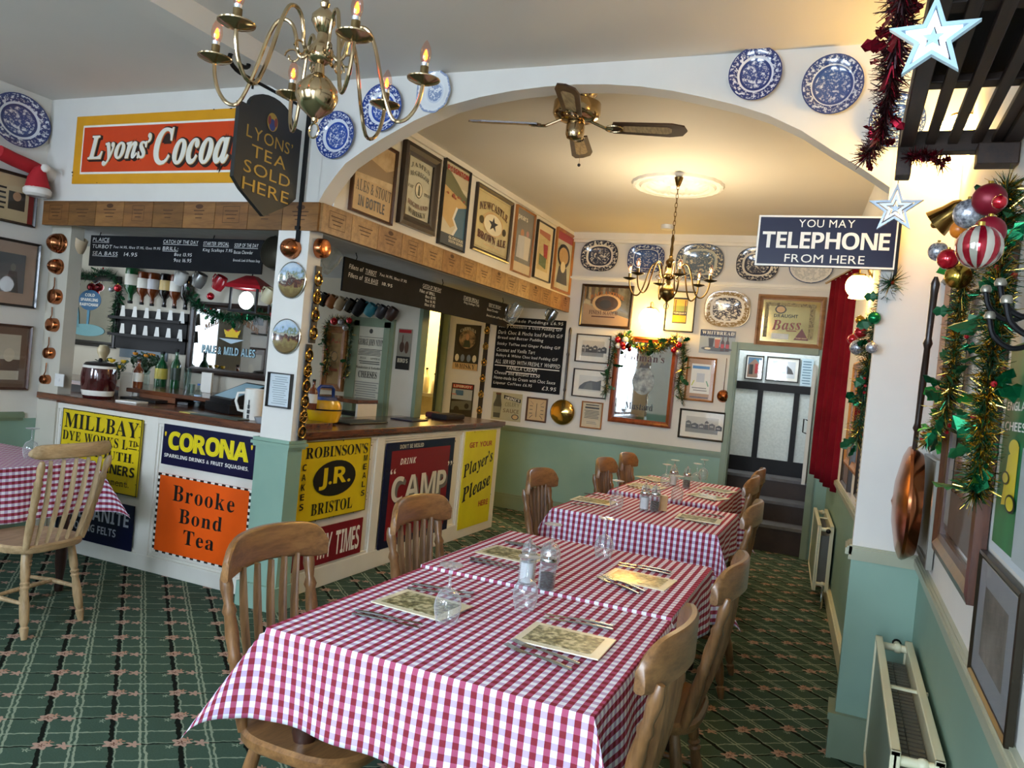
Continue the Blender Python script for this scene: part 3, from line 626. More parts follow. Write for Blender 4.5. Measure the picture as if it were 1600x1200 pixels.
# ================================================================ SIGNS, PICTURES, MIRRORS, PLATES
P_ = {}
def col(h, r=.4):
    k = 'ink_' + h.strip('#')
    return mat(k, h, r, 0., .03)
def enam(h): return mat('enamel_' + h.strip('#'), h, .32, 0., .05, 6, coat=.08, spec=.35)
mirror_m = mat('mirror_silver', '#d9dcdc', .03, 1., .02)
glaze = thin_glass('picture_glazing', '#ffffff', .06)
class Art:
    """flat artwork on a panel w x h, coordinates -1..1, each layer a hair in front of the last"""
    def __init__(s, mb, w, h, y0=-.0006, dy=.0005): s.mb = mb; s.w = w / 2; s.h = h / 2; s.y = y0; s.dy = dy
    def up(s): s.y -= s.dy; return s.y
    def r(s, x0, x1, z0, z1, m): s.mb.rect(x0 * s.w, x1 * s.w, z0 * s.h, z1 * s.h, s.up(), m); return s
    def p(s, pts, m): s.mb.flat([(x * s.w, z * s.h) for x, z in pts], s.up(), m); return s
    def o(s, x, z, a, b, m): s.mb.oval(x * s.w, z * s.h, a * s.w, b * s.h, s.up(), m); return s
    def t(s, tx, sty, x0, x1, z0, z1, m, **k):
        for q in ('arc',):
            if q in k: k[q] *= s.h
        s.mb.text(tx, sty, x0 * s.w, x1 * s.w, z0 * s.h, z1 * s.h, s.up(), m, **k); return s
    def border(s, e, t, m):
        a, b = t / s.w, t / s.h; X, Z = 1 - e / s.w, 1 - e / s.h
        for q in ((-X, X, Z - b, Z), (-X, X, -Z, -Z + b), (-X, -X + a, -Z, Z), (X - a, X, -Z, Z)): s.r(*q, m)
        return s
    def lines(s, x0, x1, z0, z1, n, m, jit=.25):
        d = (z1 - z0) / n
        for i in range(n): s.r(x0 + rnd.random() * jit * (x1 - x0) / 2, x1 - rnd.random() * jit * (x1 - x0) / 2, z0 + d * i + d * .25, z0 + d * i + d * .65, m)
        return s
def sign(name, plane_k, quad, base, art, label, cat='sign', th=.008, lift=.0):
    """enamelled or tin sheet sign, one mesh"""
    c, w, h, a = R4(plane_k, *quad); m = MB(); m.box((0, -th / 2 - lift, 0), (w, th, h), base)
    if art: art(Art(m, w, h, -th - lift - .0004))
    return tag(m.obj(name, None, c, a), label, cat)
def framed(name, plane_k, quad, fw, fm, art, label, cat='picture', th=.025, mount=None, ground=None, glz=True, inner=None, lift=0., bev=.003):
    """frame (> four moulded sides in one mesh), print, optional mount and glazing"""
    c, w, h, a = R4(plane_k, *quad); t = thing(name, label, cat, c, a); m = MB(); L = -lift
    for s, T in ((w, 0), (h, 1), (w, 2), (h, 3)):
        o = (h if T % 2 == 0 else w) / 2
        X = s / 2; pts = [(-X, o), (X, o), (X - fw, o - fw), (-X + fw, o - fw)]
        R = Matrix.Rotation(T * PI / 2, 4, 'Y')
        prof = [(0, 0), (0, -th), (fw * .35, -th * 1.15), (fw * .7, -th * .75), (fw, -th * .6), (fw, 0)]
        V = []
        for d, y in prof: V += [(-X + d, y + L, o - d), (X - d, y + L, o - d)]
        n = len(prof); m.add(V, [(2 * i, 2 * i + 1, 2 * i + 3, 2 * i + 2) for i in range(n - 1)] + [tuple(range(0, 2 * n, 2)), tuple(range(2 * n - 1, 0, -2))], fm, False, R)
    m.obj('frame', t)
    iw, ih = w - 2 * fw, h - 2 * fw; m = MB()
    if mount:
        mm, mw = mount; m.box((0, -.004 + L, 0), (iw, .006, ih), mm); m.obj('mount', t); iw -= 2 * mw; ih -= 2 * mw; m = MB()
    m.box((0, -.005 + L, 0), (iw, .008, ih), ground or col('#d8cfb4'))
    if art: art(Art(m, iw, ih, -.0094 + L))
    m.obj('print' if cat != 'mirror' else 'mirror_plate', t)
    if glz:
        m = MB(); m.rect(-(w / 2 - fw), w / 2 - fw, -(h / 2 - fw), h / 2 - fw, -.0125 + L, glaze); m.obj('glazing', t)
    return t
K, Wt, Rd, Yl, Bl, Og = col('#141210'), col('#efece2'), col('#a3181f'), enam('#e3c019'), enam('#141a52'), enam('#ea5a14')
enamelY, navy = enam('#dcc01c'), enam('#0c0f33'); dkr = enam('#7c1220'); chip = mat('chipped_rust', '#2a1a14', .8)
def chips(a, n):
    for i in range(n):
        s = rnd.choice(((rnd.uniform(-1, 1), rnd.choice((-.985, .985))), (rnd.choice((-.985, .985)), rnd.uniform(-1, 1)))); a.o(s[0], s[1], .006 + .012 * rnd.random(), .015 * rnd.random() + .008, chip)
# ---- enamel signs over and on the bar
def art_cocoa(a):
    a.r(-.98, .98, -.96, .96, enam('#d99a1c')); a.r(-.90, .95, -.72, .72, Wt); a.r(-.885, .935, -.66, .66, enam('#cf4318'))
    out, fill, shade = col('#2a120a'), col('#e8e4d6'), col('#c9a36a')
    for tx, x0, x1, z0, z1 in (('Lyons’', -.80, -.02, -.48, .40), ('Cocoa', .03, .88, -.48, .52)):
        a.t(tx, 'sit', x0 + .02, x1 + .02, z0 - .03, z1 - .03, out, off=.055, gap=.04); a.t(tx, 'sit', x0, x1, z0, z1, out, off=.05, gap=.04)
        a.t(tx, 'sit', x0, x1, z0, z1, shade, off=.022, gap=.04); a.t(tx, 'sit', x0 - .006, x1 - .006, z0 + .012, z1 + .012, fill, off=.016, gap=.04)
    chips(a, 9)
sign('enamel_sign', 'A', ((123, 182), (383, 171), (374, 287), (115, 287)), enam('#d99a1c'), art_cocoa, 'orange and yellow enamel cocoa sign high on the wall over the bar', th=.012)
def art_mill(a):
    a.border(.0, .006, K); a.t('MILLBAY', 'serif', -.93, .93, .50, .90, K, gap=.06); a.t('DYE WORKS L', 'serif', -.95, .70, .16, .42, K); a.t('TD', 'serif', .73, .93, .27, .42, K); a.r(.73, .93, .2, .225, K)
    a.t('PLYMOUTH.', 'serif', -.8, .88, -.16, .08, K); a.t('DRY CLEANERS', 'bold', -.9, .92, -.52, -.26, K); a.t('To the Government.', 'mono', -.9, .82, -.80, -.64, K); chips(a, 22)
sign('enamel_sign', 'BF', ((101, 637), (225.5, 656), (213.5, 777), None), enamelY, art_mill, 'yellow enamel dye works sign with black letters at the left end of the bar front')
def art_ite(a):
    g = col('#c3c9da'); a.t('VULCANITE', 'bold', -.85, .90, .0, .62, g); a.t('ROOFING FELTS', 'bold', -.75, .6, -.55, -.2, g)
sign('enamel_sign', 'BF', ((93, 769), (212.5, 788), (205, 855.7), (86, 838)), navy, art_ite, 'blue enamel roofing felts sign partly behind the hanging cloth corner')
def art_corona(a):
    a.t('CORONA', 'bold', -.86, .86, -.20, .66, enam('#e6d21e'), off=.03, gap=.05); a.t('CORONA', 'bold', -.86, .86, -.20, .66, col('#b8a40e'), off=-.02, gap=.05); a.t('CORONA', 'bold', -.86, .86, -.20, .66, enam('#e6d21e'), off=-.033, gap=.05)
    a.t("'", 'bold', -.96, -.92, .4, .62, Yl); a.t("'", 'bold', .91, .95, .4, .62, Yl); a.t('SPARKLING DRINKS & FRUIT SQUASHES,', 'bold', -.93, .90, -.66, -.44, Wt); chips(a, 6)
sign('enamel_sign', 'BF', ((258.7, 662.5), (402, 683), (397, 750), (252.5, 723.7)), navy, art_corona, 'navy enamel soft drink sign with fat yellow letters under the worktop')
def art_brooke(a):
    n = 26
    for i in range(n):
        x = -1 + 2 * i / n; c, d = (Wt, K) if i % 2 else (K, Wt)
        for z0, z1, e in ((.955, 1, c), (-1, -.955, d)): a.mb.rect(x * a.w, (x + 2 / n) * a.w, z0 * a.h, z1 * a.h, a.y - .0004, e)
        for x0, x1, e in ((-1, -.955, d), (.955, 1, c)): a.mb.rect(x0 * a.w, x1 * a.w, x * a.h, (x + 2 / n) * a.h, a.y - .0006, e)
    a.up(); a.t('Brooke', 'serif', -.64, .68, .36, .76, K, gap=.12); a.t('Bond', 'serif', -.46, .46, -.16, .20, K, gap=.12); a.t('Tea', 'serif', -.33, .33, -.66, -.30, K, gap=.12)
sign('enamel_sign', 'BF', ((250.7, 738), (395, 765), (384, 894), (237.5, 860.5)), Og, art_brooke, 'orange enamel tea sign with a chequered border on the bar front')
def art_rob(a):
    a.border(0, .006, col('#6d5a10')); a.t('ROBINSON’S', 'serif', -.84, .92, .58, .86, K, gap=.07); a.t('BRISTOL', 'serif', -.58, .58, -.86, -.56, K, gap=.1)
    a.o(.0, .02, .60, .46, K); a.t('J.R.', 'bold', -.42, .44, -.24, .30, enam('#e8c81c'), off=.012)
    for i, c in enumerate('CAKES'): a.t(c, 'bold', -.90, -.80, .30 - i * .24, .46 - i * .24, K)
    for i, c in enumerate('MEALS'): a.t(c, 'bold', .80, .91, .38 - i * .24, .54 - i * .24, K)
    chips(a, 12)
sign('enamel_sign', 'BR', ((465, 690), (579, 684.5), (567, 798.7), (459, 818)), enam('#e0c31d'), art_rob, 'yellow enamel sign with a black oval and initials beside the pillar')
sign('enamel_sign', 'BR', ((458, 832), (566.7, 808.7), (560, 865), (452, 893)), dkr, lambda a: (a.t('MY TIMES', 'bold', -.32, .92, -.72, .62, Wt, gap=.07), chips(a, 4)), 'dark red enamel sign with tall white letters low on the bar behind a chair')
def art_camp(a):
    a.r(-.86, .86, -.86, .84, dkr); a.t('DON’T BE MISLED', 'bold', -.66, .0, .87, .95, col('#c9c6b8')); a.t('DRINK', 'it', -.62, -.18, .56, .68, Wt); a.t('“', 'bold', -.86, -.72, .40, .50, Wt); a.t('”', 'bold', .82, .96, .40, .50, Wt)
    for i in range(5): a.t('CAMP', 'bold', -.78 + .012 * i, .80 + .012 * i, -.18 - .014 * i, .32 - .014 * i, col('#2c2b2a' if i < 1 else '#6b6a66'), gap=.07)
    a.t('CAMP', 'bold', -.80, .79, -.16, .34, col('#d7d4c8'), gap=.07)
    a.t('IT’S THE BEST', 'bold', -.16, .56, -.46, -.35, Wt); a.r(-.14, .54, -.325, -.315, Wt); a.r(-.14, .54, -.50, -.49, Wt)
    a.p([(-.58, -.38), (-.42, -.44), (-.30, -.36), (-.22, -.38), (-.24, -.52), (-.38, -.58), (-.50, -.52), (-.60, -.47)], Wt); chips(a, 10)
sign('enamel_sign', 'BR', ((605, 691.7), (709, 684), (697, 830), (587.5, 855)), navy, art_camp, 'dark red enamel coffee essence sign with a navy border and raised grey lettering')
def art_play(a):
    a.t('GET YOUR', 'bold', -.72, .76, .66, .77, Rd); a.t('HERE', 'bold', .2, .84, -.62, -.50, Rd)
    a.t('Player’s', 'sit', -.94, .96, .12, .46, K, gap=.03, off=.01, turn=.2); a.t('Please', 'sit', -.9, .9, -.32, -.02, K, gap=.03, off=.01, turn=.2); chips(a, 5)
sign('enamel_sign', 'BR', ((728, 673.7), (775, 671.7), (761, 814), (712.5, 828)), enam('#d9cf1f'), art_play, 'narrow yellow enamel tobacco sign with black script at the far end of the bar')
# ---- hanging tea sign on its bracket
iron = mat('wrought_iron', '#121214', .5, .6)
t = thing('hanging_sign', 'black arched tea sign in gold letters hanging from an iron bracket over the bar corner', 'sign', (-2.93, 3.6, 2.55), math.radians(90))
m = MB(); b0, b1, z0, z1 = -.56, -.075, -.26, .17; wq = (b1 - b0); cx = (b0 + b1) / 2
outl = [(b0, z0 + .05), (b0 + .06, z0), (cx, z0 - .10), (b1 - .06, z0), (b1, z0 + .05), (b1, z1)] + [(cx + wq * .36 * math.cos(q), z1 + .10 * math.sin(q)) for q in [PI * i / 12 for i in range(13)]] + [(b0, z1)]
m.prism(outl, -.012, .012, mat('sign_black', '#1b1d1b', .5)); gold = mat('gold_leaf', '#a98a35', .4, .3)
A = Art(m, wq, .48, -.0125); A.mb = MB()
for i, (tx, zz) in enumerate((('LYONS’', .13), ('TEA', -.24), ('SOLD', -.61), ('HERE', -.98))): A.t(tx, 'sans', -.74 if i != 1 else -.55, .74 if i != 1 else .55, zz, zz + .26, gold, gap=.13)
A.o(0, .66, .17, .2, gold); A.o(0, .60, .10, .13, col('#2a3a7a')); A.o(-.1, .68, .05, .1, col('#7c2a20')); A.o(.1, .68, .05, .1, col('#7c2a20'))
m.obj('board', t); A.mb.v = [(x + cx, y, z - .02) for x, y, z in A.mb.v]; A.mb.obj('lettering', t)
m = MB(); m.box((-.012, 0, -.05), (.018, .02, .78), iron); m.tube([(-.02, 0, .305), (-.56, 0, .305)], .009, iron, 8); m.box((-.005, 0, -.36), (.05, .03, .02), iron)
sp = [(-.56 - .10 * math.sin(q) * (1 - q / 9), 0, .36 + .0 - .055 * math.cos(q) * (1 - q / 9)) for q in [i * .35 for i in range(19)]]; m.tube(sp, .011, iron, 8); m.tube([(-.47, 0, .30), (-.47, 0, .26)], .006, iron, 6); m.tube([(-.16, 0, .30), (-.16, 0, .2)], .006, iron, 6); m.obj('bracket', t)
# ---- posters on the wall over the long fascia
blk, brn, dk, pine, oak = mat('frame_black', '#15110f', .35, coat=.3), wood('frame_brown', '#3a2016', '#5b3522', .35, 'Z', 8, 6), wood('frame_dark', '#1c110c', '#2f1d15', .3, 'Z', 8, 6), wood('frame_pine', '#8a6440', '#ac835a', .4, 'Z', 8, 6), wood('frame_oak', '#8a5426', '#b27438', .4, 'Z', 8, 6)
tan, cr, sep = col('#c9a878'), col('#e2d9bd'), noisemat('sepia_wash', [(.35, '#b49468'), (.65, '#d8bf94')], 9, 5)
framed('framed_poster', 'UR', ((556, 205), (620.4, 235.4), (607.3, 351.7), (541, 328)), .018, brn, lambda a: (a.r(-1, 1, -.1, 1, sep), a.p([(-1, .3), (-.2, .5), (.6, .35), (1, .5), (1, .1), (-1, .0)], col('#8f7350')), a.t('ALES & STOUT', 'serif', -.86, .96, -.46, -.14, col('#3d3227')), a.t('IN BOTTLE', 'bold', -.7, .66, -.86, -.56, col('#4a4a52'))), 'sepia ales poster in a thin brown frame half behind the arch', ground=tan)
def art_whisky(a):
    for tx, z, q in (('JAMES', .62, .10), ('McGREGOR', .34, .12)): a.t(tx, 'serif', -.78, .78, z, z + .17, K, arc=.10)
    a.o(0, -.02, .30, .27, K); a.o(0, -.02, .26, .24, cr); a.p([(-.08, -.2), (.1, -.2), (.08, .12), (0, .18), (-.06, .1)], col('#5a5a44')); a.t('EST', 'serif', -.88, -.46, -.04, .06, K); a.t('1810', 'serif', .44, .92, -.12, -.02, K)
    a.t('HIGHLAND', 'serif', -.8, .8, -.58, -.42, col('#5b1a16'), arc=-.08); a.t('WHISKY', 'serif', -.72, .72, -.86, -.68, K, arc=-.08)
framed('framed_mirror', 'UR', ((629.6, 222), (684.7, 246), (673, 369), (617.8, 348)), .075, dk, art_whisky, 'whisky advertising mirror in a wide dark frame over the fascia', 'mirror', ground=mat('mirror_pale', '#cfcdb8', .15, .15, .04), th=.035)
def art_paign(a):
    a.r(-1, 1, .52, 1, col('#c9bfa0')); a.p([(-1, .86), (-.5, .8), (.1, .62), (.6, .45), (1, .36), (1, .12), (-1, .35)], col('#6d6f4c')); a.p([(-1, .45), (1, .16), (1, -.2), (-.2, -.55), (-1, -.3)], col('#cfae74')); a.p([(1, .1), (.3, .0), (.05, -.3), (.4, -.5), (.1, -.72), (1, -.72)], col('#3e6a86'))
    a.p([(.3, .0), (.05, -.3), (.4, -.5), (.1, -.72), (-.05, -.7), (.22, -.5), (-.1, -.3), (.15, .02)], Wt)
    for i in range(9): a.o(rnd.uniform(-.8, .8), .3 - .1 * rnd.random(), .08, .03, col('#a2523a'))
    a.t('PAIGNTON', 'bold', -.85, .92, .80, .93, Rd, off=.01); a.r(-1, 1, -1, -.72, col('#3d4650')); a.t('GLORIOUS', 'bold', -.3, .9, -.82, -.75, cr); a.t('SOUTH DEVON', 'bold', -.3, .9, -.91, -.84, cr)
framed('framed_poster', 'UR', ((693, 246.7), (733, 268.8), (722, 395.5), (681.6, 381)), .014, blk, art_paign, 'tall seaside travel poster with a beach and blue water in a thin black frame')
def art_newc(a):
    a.border(.012, .004, col('#8a7440')); a.t('NEWCASTLE', 'serif', -.84, .84, .30, .56, col('#4a1713'), arc=.16, off=.015); a.o(0, .0, .62, .42, tan); a.o(0, -.02, .54, .36, cr)
    s5 = [((.30 if i % 2 == 0 else .12) * math.sin(PI * i / 5), (.27 if i % 2 == 0 else .11) * math.cos(PI * i / 5)) for i in range(10)]; a.p(s5, col('#20283a')); a.o(-.68, .0, .12, .13, col('#3a3320')); a.o(.68, -.1, .12, .13, col('#3a3320')); a.t('BROWN ALE', 'serif', -.84, .84, -.62, -.36, col('#4a1713'), arc=-.06, off=.015); a.r(-.5, .5, -.8, -.77, tan)
framed('framed_mirror', 'UR', ((745.6, 286.6), (801.5, 317), (789.7, 410.8), (732, 389)), .032, dk, art_newc, 'brown ale mirror with a dark star in the middle of the row over the fascia', 'mirror', ground=mat('mirror_cream', '#d6c898', .15, .15, .05))
framed('framed_poster', 'UR', ((807.6, 320.7), (836, 336), (824, 432.8), (795, 422.6)), .014, oak, lambda a: (a.r(-1, 1, -.7, 1, col('#7d7f80')), a.t('pears', 'bold', -.8, .3, .62, .80, Wt), a.o(-.2, .25, .2, .14, col('#c08a66')), a.p([(-.6, .15), (.1, .2), (.3, -.55), (-.7, -.55)], col('#c9ccd2')), a.o(.4, .3, .16, .1, col('#bb8888')), a.p([(.1, .2), (.8, .2), (.7, -.55), (.15, -.55)], col('#d8d4cc')), a.r(-1, 1, -1, -.7, col('#cdbfa2'))), 'soap poster with two pale figures on grey in a thin brown frame')
framed('framed_poster', 'UR', ((840.4, 343.8), (865.8, 357.5), (854.5, 442), (829, 432.3)), .012, blk, lambda a: (a.p([(-.7, .75), (.7, .75), (.7, -.7), (-.7, -.7)], col('#cdbb86')), a.p([(-.7, .75), (.7, .75), (.7, .5), (-.7, .6)], col('#b0603c')), a.p([(-.1, .3), (.5, .3), (.5, -.2), (.1, -.3)], col('#a8322c')), a.p([(-.5, -.1), (.4, -.2), (.4, -.6), (-.5, -.5)], col('#6a7a52'))), 'white-bordered poster with a red figure, second from the far end of the row', ground=cr)
framed('framed_mirror', 'UR', ((870.3, 354.3), (896.8, 369.3), (886.3, 461), (859.8, 451)), .028, oak, lambda a: (a.r(-1, 1, .72, 1, Rd), a.o(0, .2, .8, .42, K), a.o(0, .2, .6, .3, tan), a.p([(-.5, -.2), (.5, -.2), (.7, -.8), (-.7, -.8)], col('#3a3a3a')), a.o(0, -.2, .3, .2, cr)), 'small advertising mirror in an orange oak frame at the far end of the row', 'mirror', ground=mat('mirror_pale', '#cfcdb8', .15, .15, .04))
# ---- chalk boards
slate = noisemat('slate_black', [(.3, '#101114'), (.7, '#1a1b1f')], 3, 4, .75, spec=.2); chalk = mat('chalk', '#e4e4e0', .9)
def board(name, k, quad, rows, label, hooks=(), th=.014):
    c, w, h, a = R4(k, *quad); t = thing(name, label, 'menu board', c, a); m = MB(); m.box((0, -th / 2, 0), (w, th, h), slate); m.obj('board', t, bevel=.002)
    m = MB(); A = Art(m, w, h, -th - .0004, .0001)
    for r in rows:
        tx, x0, x1, z0, z1 = r[:5]; A.t(tx, 'sans', x0, x1, z0, z1, chalk, gap=.13, shear=.12)
        if len(r) > 5: A.r(x0, x1, z0 - .07, z0 - .045, chalk)
    m.obj('chalk_writing', t)
    if hooks:
        m = MB()
        for x in hooks: m.tube([(x * w / 2, -.006, h / 2 - .01), (x * w / 2 + .01, -.006, h / 2 + .02), (x * w / 2 - .008, -.006, h / 2 + .045), (x * w / 2, -.006, h / 2 + .08)], .0035, iron, 6)
        m.obj('hook', t)
    return t
board('menu_board', 'MF', ((145, 365.5), (414, 378.4), (409.7, 431.3), (141, 413.7)), [('PLAICE', -.97, -.76, .60, .84, 1), ('TURBOT', -.97, -.72, .16, .40), ('7oz 14.95, 10oz 17.95, 12oz 19.95', -.70, -.13, .18, .36), ('SEA BASS', -.96, -.64, -.28, -.04, 1), ('14.95', -.56, -.40, -.28, -.04), ('CATCH OF THE DAY', -.10, .30, .62, .84, 1), ('BRILL:', -.10, .08, .20, .42, 1), ('8oz 13.95', .04, .24, -.14, .06), ('9oz 16.95', .04, .24, -.5, -.28), ('STARTER SPECIAL', .36, .64, .58, .80, 1), ('King Scallops 7.95', .36, .68, .16, .40), ('SOUP OF THE DAY', .70, .95, .54, .76, 1), ('Bacon Chowder', .70, .90, .14, .34), ('Broccoli, Leek & Potato Soup', .70, .98, -.36, -.16)], 'long black chalk menu board hanging over the bar front', (-.9, .45))
board('menu_board', 'MR', ((536.4, 398.7), (793, 477), (790, 513), (532, 452)), [('Fillets of', -.96, -.84, .38, .66), ('TURBOT', -.82, -.72, .38, .64, 1), ('7oz 14.95, 10oz 17.95', -.69, -.42, .42, .62), ('Fillets of', -.96, -.84, -.12, .16), ('SEA BASS', -.82, -.70, -.12, .14, 1), ('18.95', -.66, -.56, -.10, .10), ('CATCH OF THE DAY', -.24, -.02, .48, .72, 1), ('Fillet of BRILL', -.27, -.09, .08, .30), ('8oz 13.95', -.2, -.08, -.2, 0), ('9oz 16.95', -.2, -.08, -.48, -.28), ('10oz 17.95', -.2, -.08, -.76, -.56), ('STARTER SPECIALS', .28, .50, .42, .68, 1), ('King Scallops 7.95', .29, .51, .06, .28), ('SOUP OF THE DAY', .66, .86, .44, .66, 1), ('Bacon Chowder', .64, .82, .02, .22), ('Broccoli, Leek and Potato Soup', .64, .96, -.5, -.26)], 'long chalk menu board hanging over the side of the bar below the crate panels', (-.9, 0., .9))
board('specials_board', 'BK', ((778, 497), (886, 499), (874, 617.5), (769, 605)), [('Homemade Puddings £6.95', -.9, .92, .84, .95, 1), ('Sticky Chocolate & Date Pudding G/F', -.94, .9, .68, .78), ('Dark Choc & Mocha Iced Parfait G/F', -.94, .94, .52, .62), ('Bread and Butter Pudding', -.94, .4, .36, .46), ('Sticky Toffee and Ginger Pudding G/F', -.94, .9, .19, .29), ('Coconut and Vanilla Tart', -.94, .2, .03, .13), ('Baileys & White Choc Iced Pudding G/F', -.94, .86, -.13, -.03), ('ALL SERVED WITH FRESHLY WHIPPED', -.95, .95, -.30, -.19, 1), ('VANILLA CREAM', -.6, .3, -.46, -.35, 1), ('Cheese and Biscuits £5.50', -.94, .4, -.60, -.51), ('Home-made Ice Cream with Choc Sauce', -.94, .86, -.74, -.65), ('Liqueur Coffees £6.95', -.94, .2, -.90, -.80), ('£3.95', .5, .9, -.92, -.82)], 'tall black chalk pudding board on the rear wall at the end of the bar', th=.02)
# ---- rear wall
pap, gry, dgr = col('#dcd8ca'), col('#8d8b84'), col('#3a3835')
mnt = col('#e6e1d3')
def oldphoto(seed):
    def f(a):
        r = random.Random(seed); a.r(-1, 1, -1, 1, col('#c4c0b4')); a.r(-1, 1, -1, -.45, gry); x = -1
        while x < 1:
            w = r.uniform(.2, .5); h = r.uniform(-.1, .55); a.p([(x, -.5), (x + w, -.5), (x + w, h), (x + w / 2, h + .2), (x, h)], r.choice((dgr, col('#5a5751'), col('#454340'))))
            for i in range(3): a.r(x + w * .2 + i * .07, x + w * .2 + i * .07 + .04, h - .3, h - .15, pap)
            x += w * r.uniform(.8, 1.3)
    return f
def hillphoto(a): a.r(-1, 1, -1, 1, col('#cfcbc0')); a.p([(-1, -.8), (-.9, -.4), (-.5, .1), (0, .35), (.6, .3), (1, .55), (1, -.8)], dgr); a.p([(-.6, -.8), (-.3, .0), (.2, .2), (.3, -.8)], col('#59564f'))
framed('framed_photograph', 'BK', ((902.7, 521), (956.5, 525), (951, 569), (898, 564.7)), .012, dk, oldphoto(3), 'old street photograph in a thin dark frame, upper one left of the mustard mirror', mount=(mnt, .055))
framed('framed_photograph', 'BK', ((897.5, 575), (951, 579.6), (947, 624), (893.6, 618.6)), .012, dk, hillphoto, 'old hillside photograph in a thin dark frame, left of the mustard mirror', mount=(mnt, .055))
framed('framed_photograph', 'BK', ((1063.7, 637.7), (1136, 645), (1130.6, 691.6), (1058.5, 683)), .018, blk, oldphoto(11), 'black framed street drawing low on the rear wall beside the doorway', mount=(mnt, .05))
framed('framed_notice', 'BK', ((911, 626), (943.5, 630), (939, 671.6), (906, 667)), .012, oak, lambda a: (a.r(-.75, .75, .52, .66, dgr), a.r(-.7, .7, .78, .86, K), a.lines(-.8, .8, -.3, .42, 6, dgr, .2), a.lines(-.6, .6, -.75, -.5, 2, gry)), 'small framed printed notice left of the mustard mirror, lowest in its column', ground=col('#cdbd9c'))
framed('framed_display', 'BK', ((825, 620), (857, 623), (853, 661), (821, 657)), .016, brn, lambda a: [a.p([(x, z), (x + .35 * s, z + d), (x + .36 * s, z + d - .05), (x + .02 * s, z - .06)], dgr) for x, z, s, d in [(-.75, .8, 1, -.3), (.75, .8, -1, -.3), (-.8, .35, 1, 0), (.8, .35, -1, 0), (-.8, .0, 1, 0), (.8, .0, -1, 0), (-.8, -.35, 1, 0), (.8, -.35, -1, 0), (-.75, -.8, 1, .3), (.75, -.8, -1, .3)]] + [a.r(-.03, .03, -.7, .6, dgr)], 'small brown framed display of dark keys on tan between sauce sign and brass pan', ground=tan)
def art_heinz(a):
    a.p([(-.85, -.85), (-.4, -.85), (-.34, .1), (-.42, .55), (-.44, .85), (-.74, .85), (-.76, .55), (-.9, .1)], col('#4c4a3c')); a.r(-.78, -.42, .82, .95, col('#6a3b28')); a.r(-.86, -.38, -.5, -.05, col('#8d8a70'))
    a.p([(-.22, .84), (.92, .62), (.92, .36), (-.22, .58)], K); a.t('HEINZ’S', 'bold', -.12, .84, .5, .68, Wt, turn=-.13); a.t('CELERY', 'bold', -.1, .86, .0, .30, col('#8a8462'), arc=.05); a.t('SAUCE', 'bold', -.2, .86, -.42, -.14, col('#7d6a4c')); a.o(.64, -.68, .24, .2, dgr); a.o(.64, -.68, .18, .15, tan)
sign('tin_sign', 'BK', ((771, 612), (817, 616), (813, 660), (767, 654)), col('#b5ae8c'), art_heinz, 'pale tin celery sauce sign with a bottle below the pudding board')
def art_card(a):
    a.o(0, .36, .86, .56, K); a.o(0, .36, .66, .42, noisemat('tin_portrait', [(.4, '#40382c'), (.6, '#a78a66')], 16, 4)); a.t('CARDINALS', 'serif', -.62, .62, .62, .76, cr, arc=.14); a.o(0, .45, .14, .14, col('#b98b66')); a.p([(-.2, .3), (.2, .3), (.3, .0), (-.3, .0)], col('#2a3a2c'))
    for x in (-.7, -.25, .25, .7): a.o(x, -.48, .16, .16, col('#7688a0') if abs(x) < .5 else cr)
    a.r(-1, 1, -1, -.7, tan); a.t('WHISKY', 'serif', -.8, .8, -.95, -.74, K)
sign('tin_sign', 'BK', ((713.5, 506), (752.5, 509), (746, 580), (707.5, 576)), col('#23221f'), art_card, 'black whisky tin sign with a round portrait behind the bar')
def art_car(a):
    a.r(-.9, .9, .72, .94, Rd); a.t('LIFEBUOY', 'bold', -.8, .8, .76, .90, cr); a.r(-.9, .9, .05, .66, col('#aab4bd')); a.r(-.6, .1, .3, .6, col('#3f6a90')); a.p([(-.9, -.1), (.9, .05), (.9, -.5), (-.9, -.6)], col('#5b5f58')); a.o(-.4, -.55, .24, .2, K); a.o(.5, -.3, .2, .16, K); a.r(-.9, -.5, .3, .38, col('#c98a8a'))
sign('tin_sign', 'BK', ((707, 597), (742, 602), (736, 654), (702, 650)), K, art_car, 'black tin sign with a red strip and car picture under the whisky sign')
def art_fin(a):
    for x in (-.7, -.1, .3): a.r(x, x + .14, .1, 1, col('#5f4a35'))
    a.p([(-1, .1), (1, -.6), (1, -1), (-1, -1)], col('#a88c6c')); a.o(0, .16, .62, .5, col('#c9a878')); a.o(0, .16, .5, .4, col('#473422')); a.t('BALLANTINE', 'serif', -.72, .72, .34, .54, oak, arc=.26, off=.02); a.o(-.05, .1, .26, .24, dgr); a.t('FINEST SCOTCH', 'serif', -.72, .5, -.46, -.24, brn); a.r(-.6, .4, -.6, -.54, brn)
framed('framed_mirror', 'BK', ((911.5, 443), (992, 448), (985, 515), (904.8, 509.6)), .028, dk, art_fin, 'large scotch advertising mirror in a dark frame left of the glowing wall globe', 'mirror', ground=mat('mirror_silver_dim', '#b9b5a8', .08, .9, .03))
def art_torq(a): a.r(-.52, .52, -.62, .72, K); a.r(-.48, .48, .0, .64, col('#8a9a4a')); a.r(-.48, .48, .3, .64, col('#d9b34a')); a.r(-.4, -.32, .0, .6, col('#7a4a22')); a.r(.32, .4, .0, .6, col('#7a4a22')); a.r(-.48, .48, -.56, -.2, enam('#dfae1c')); a.t('TORQUAY', 'bold', -.46, .46, -.16, -.04, cr)
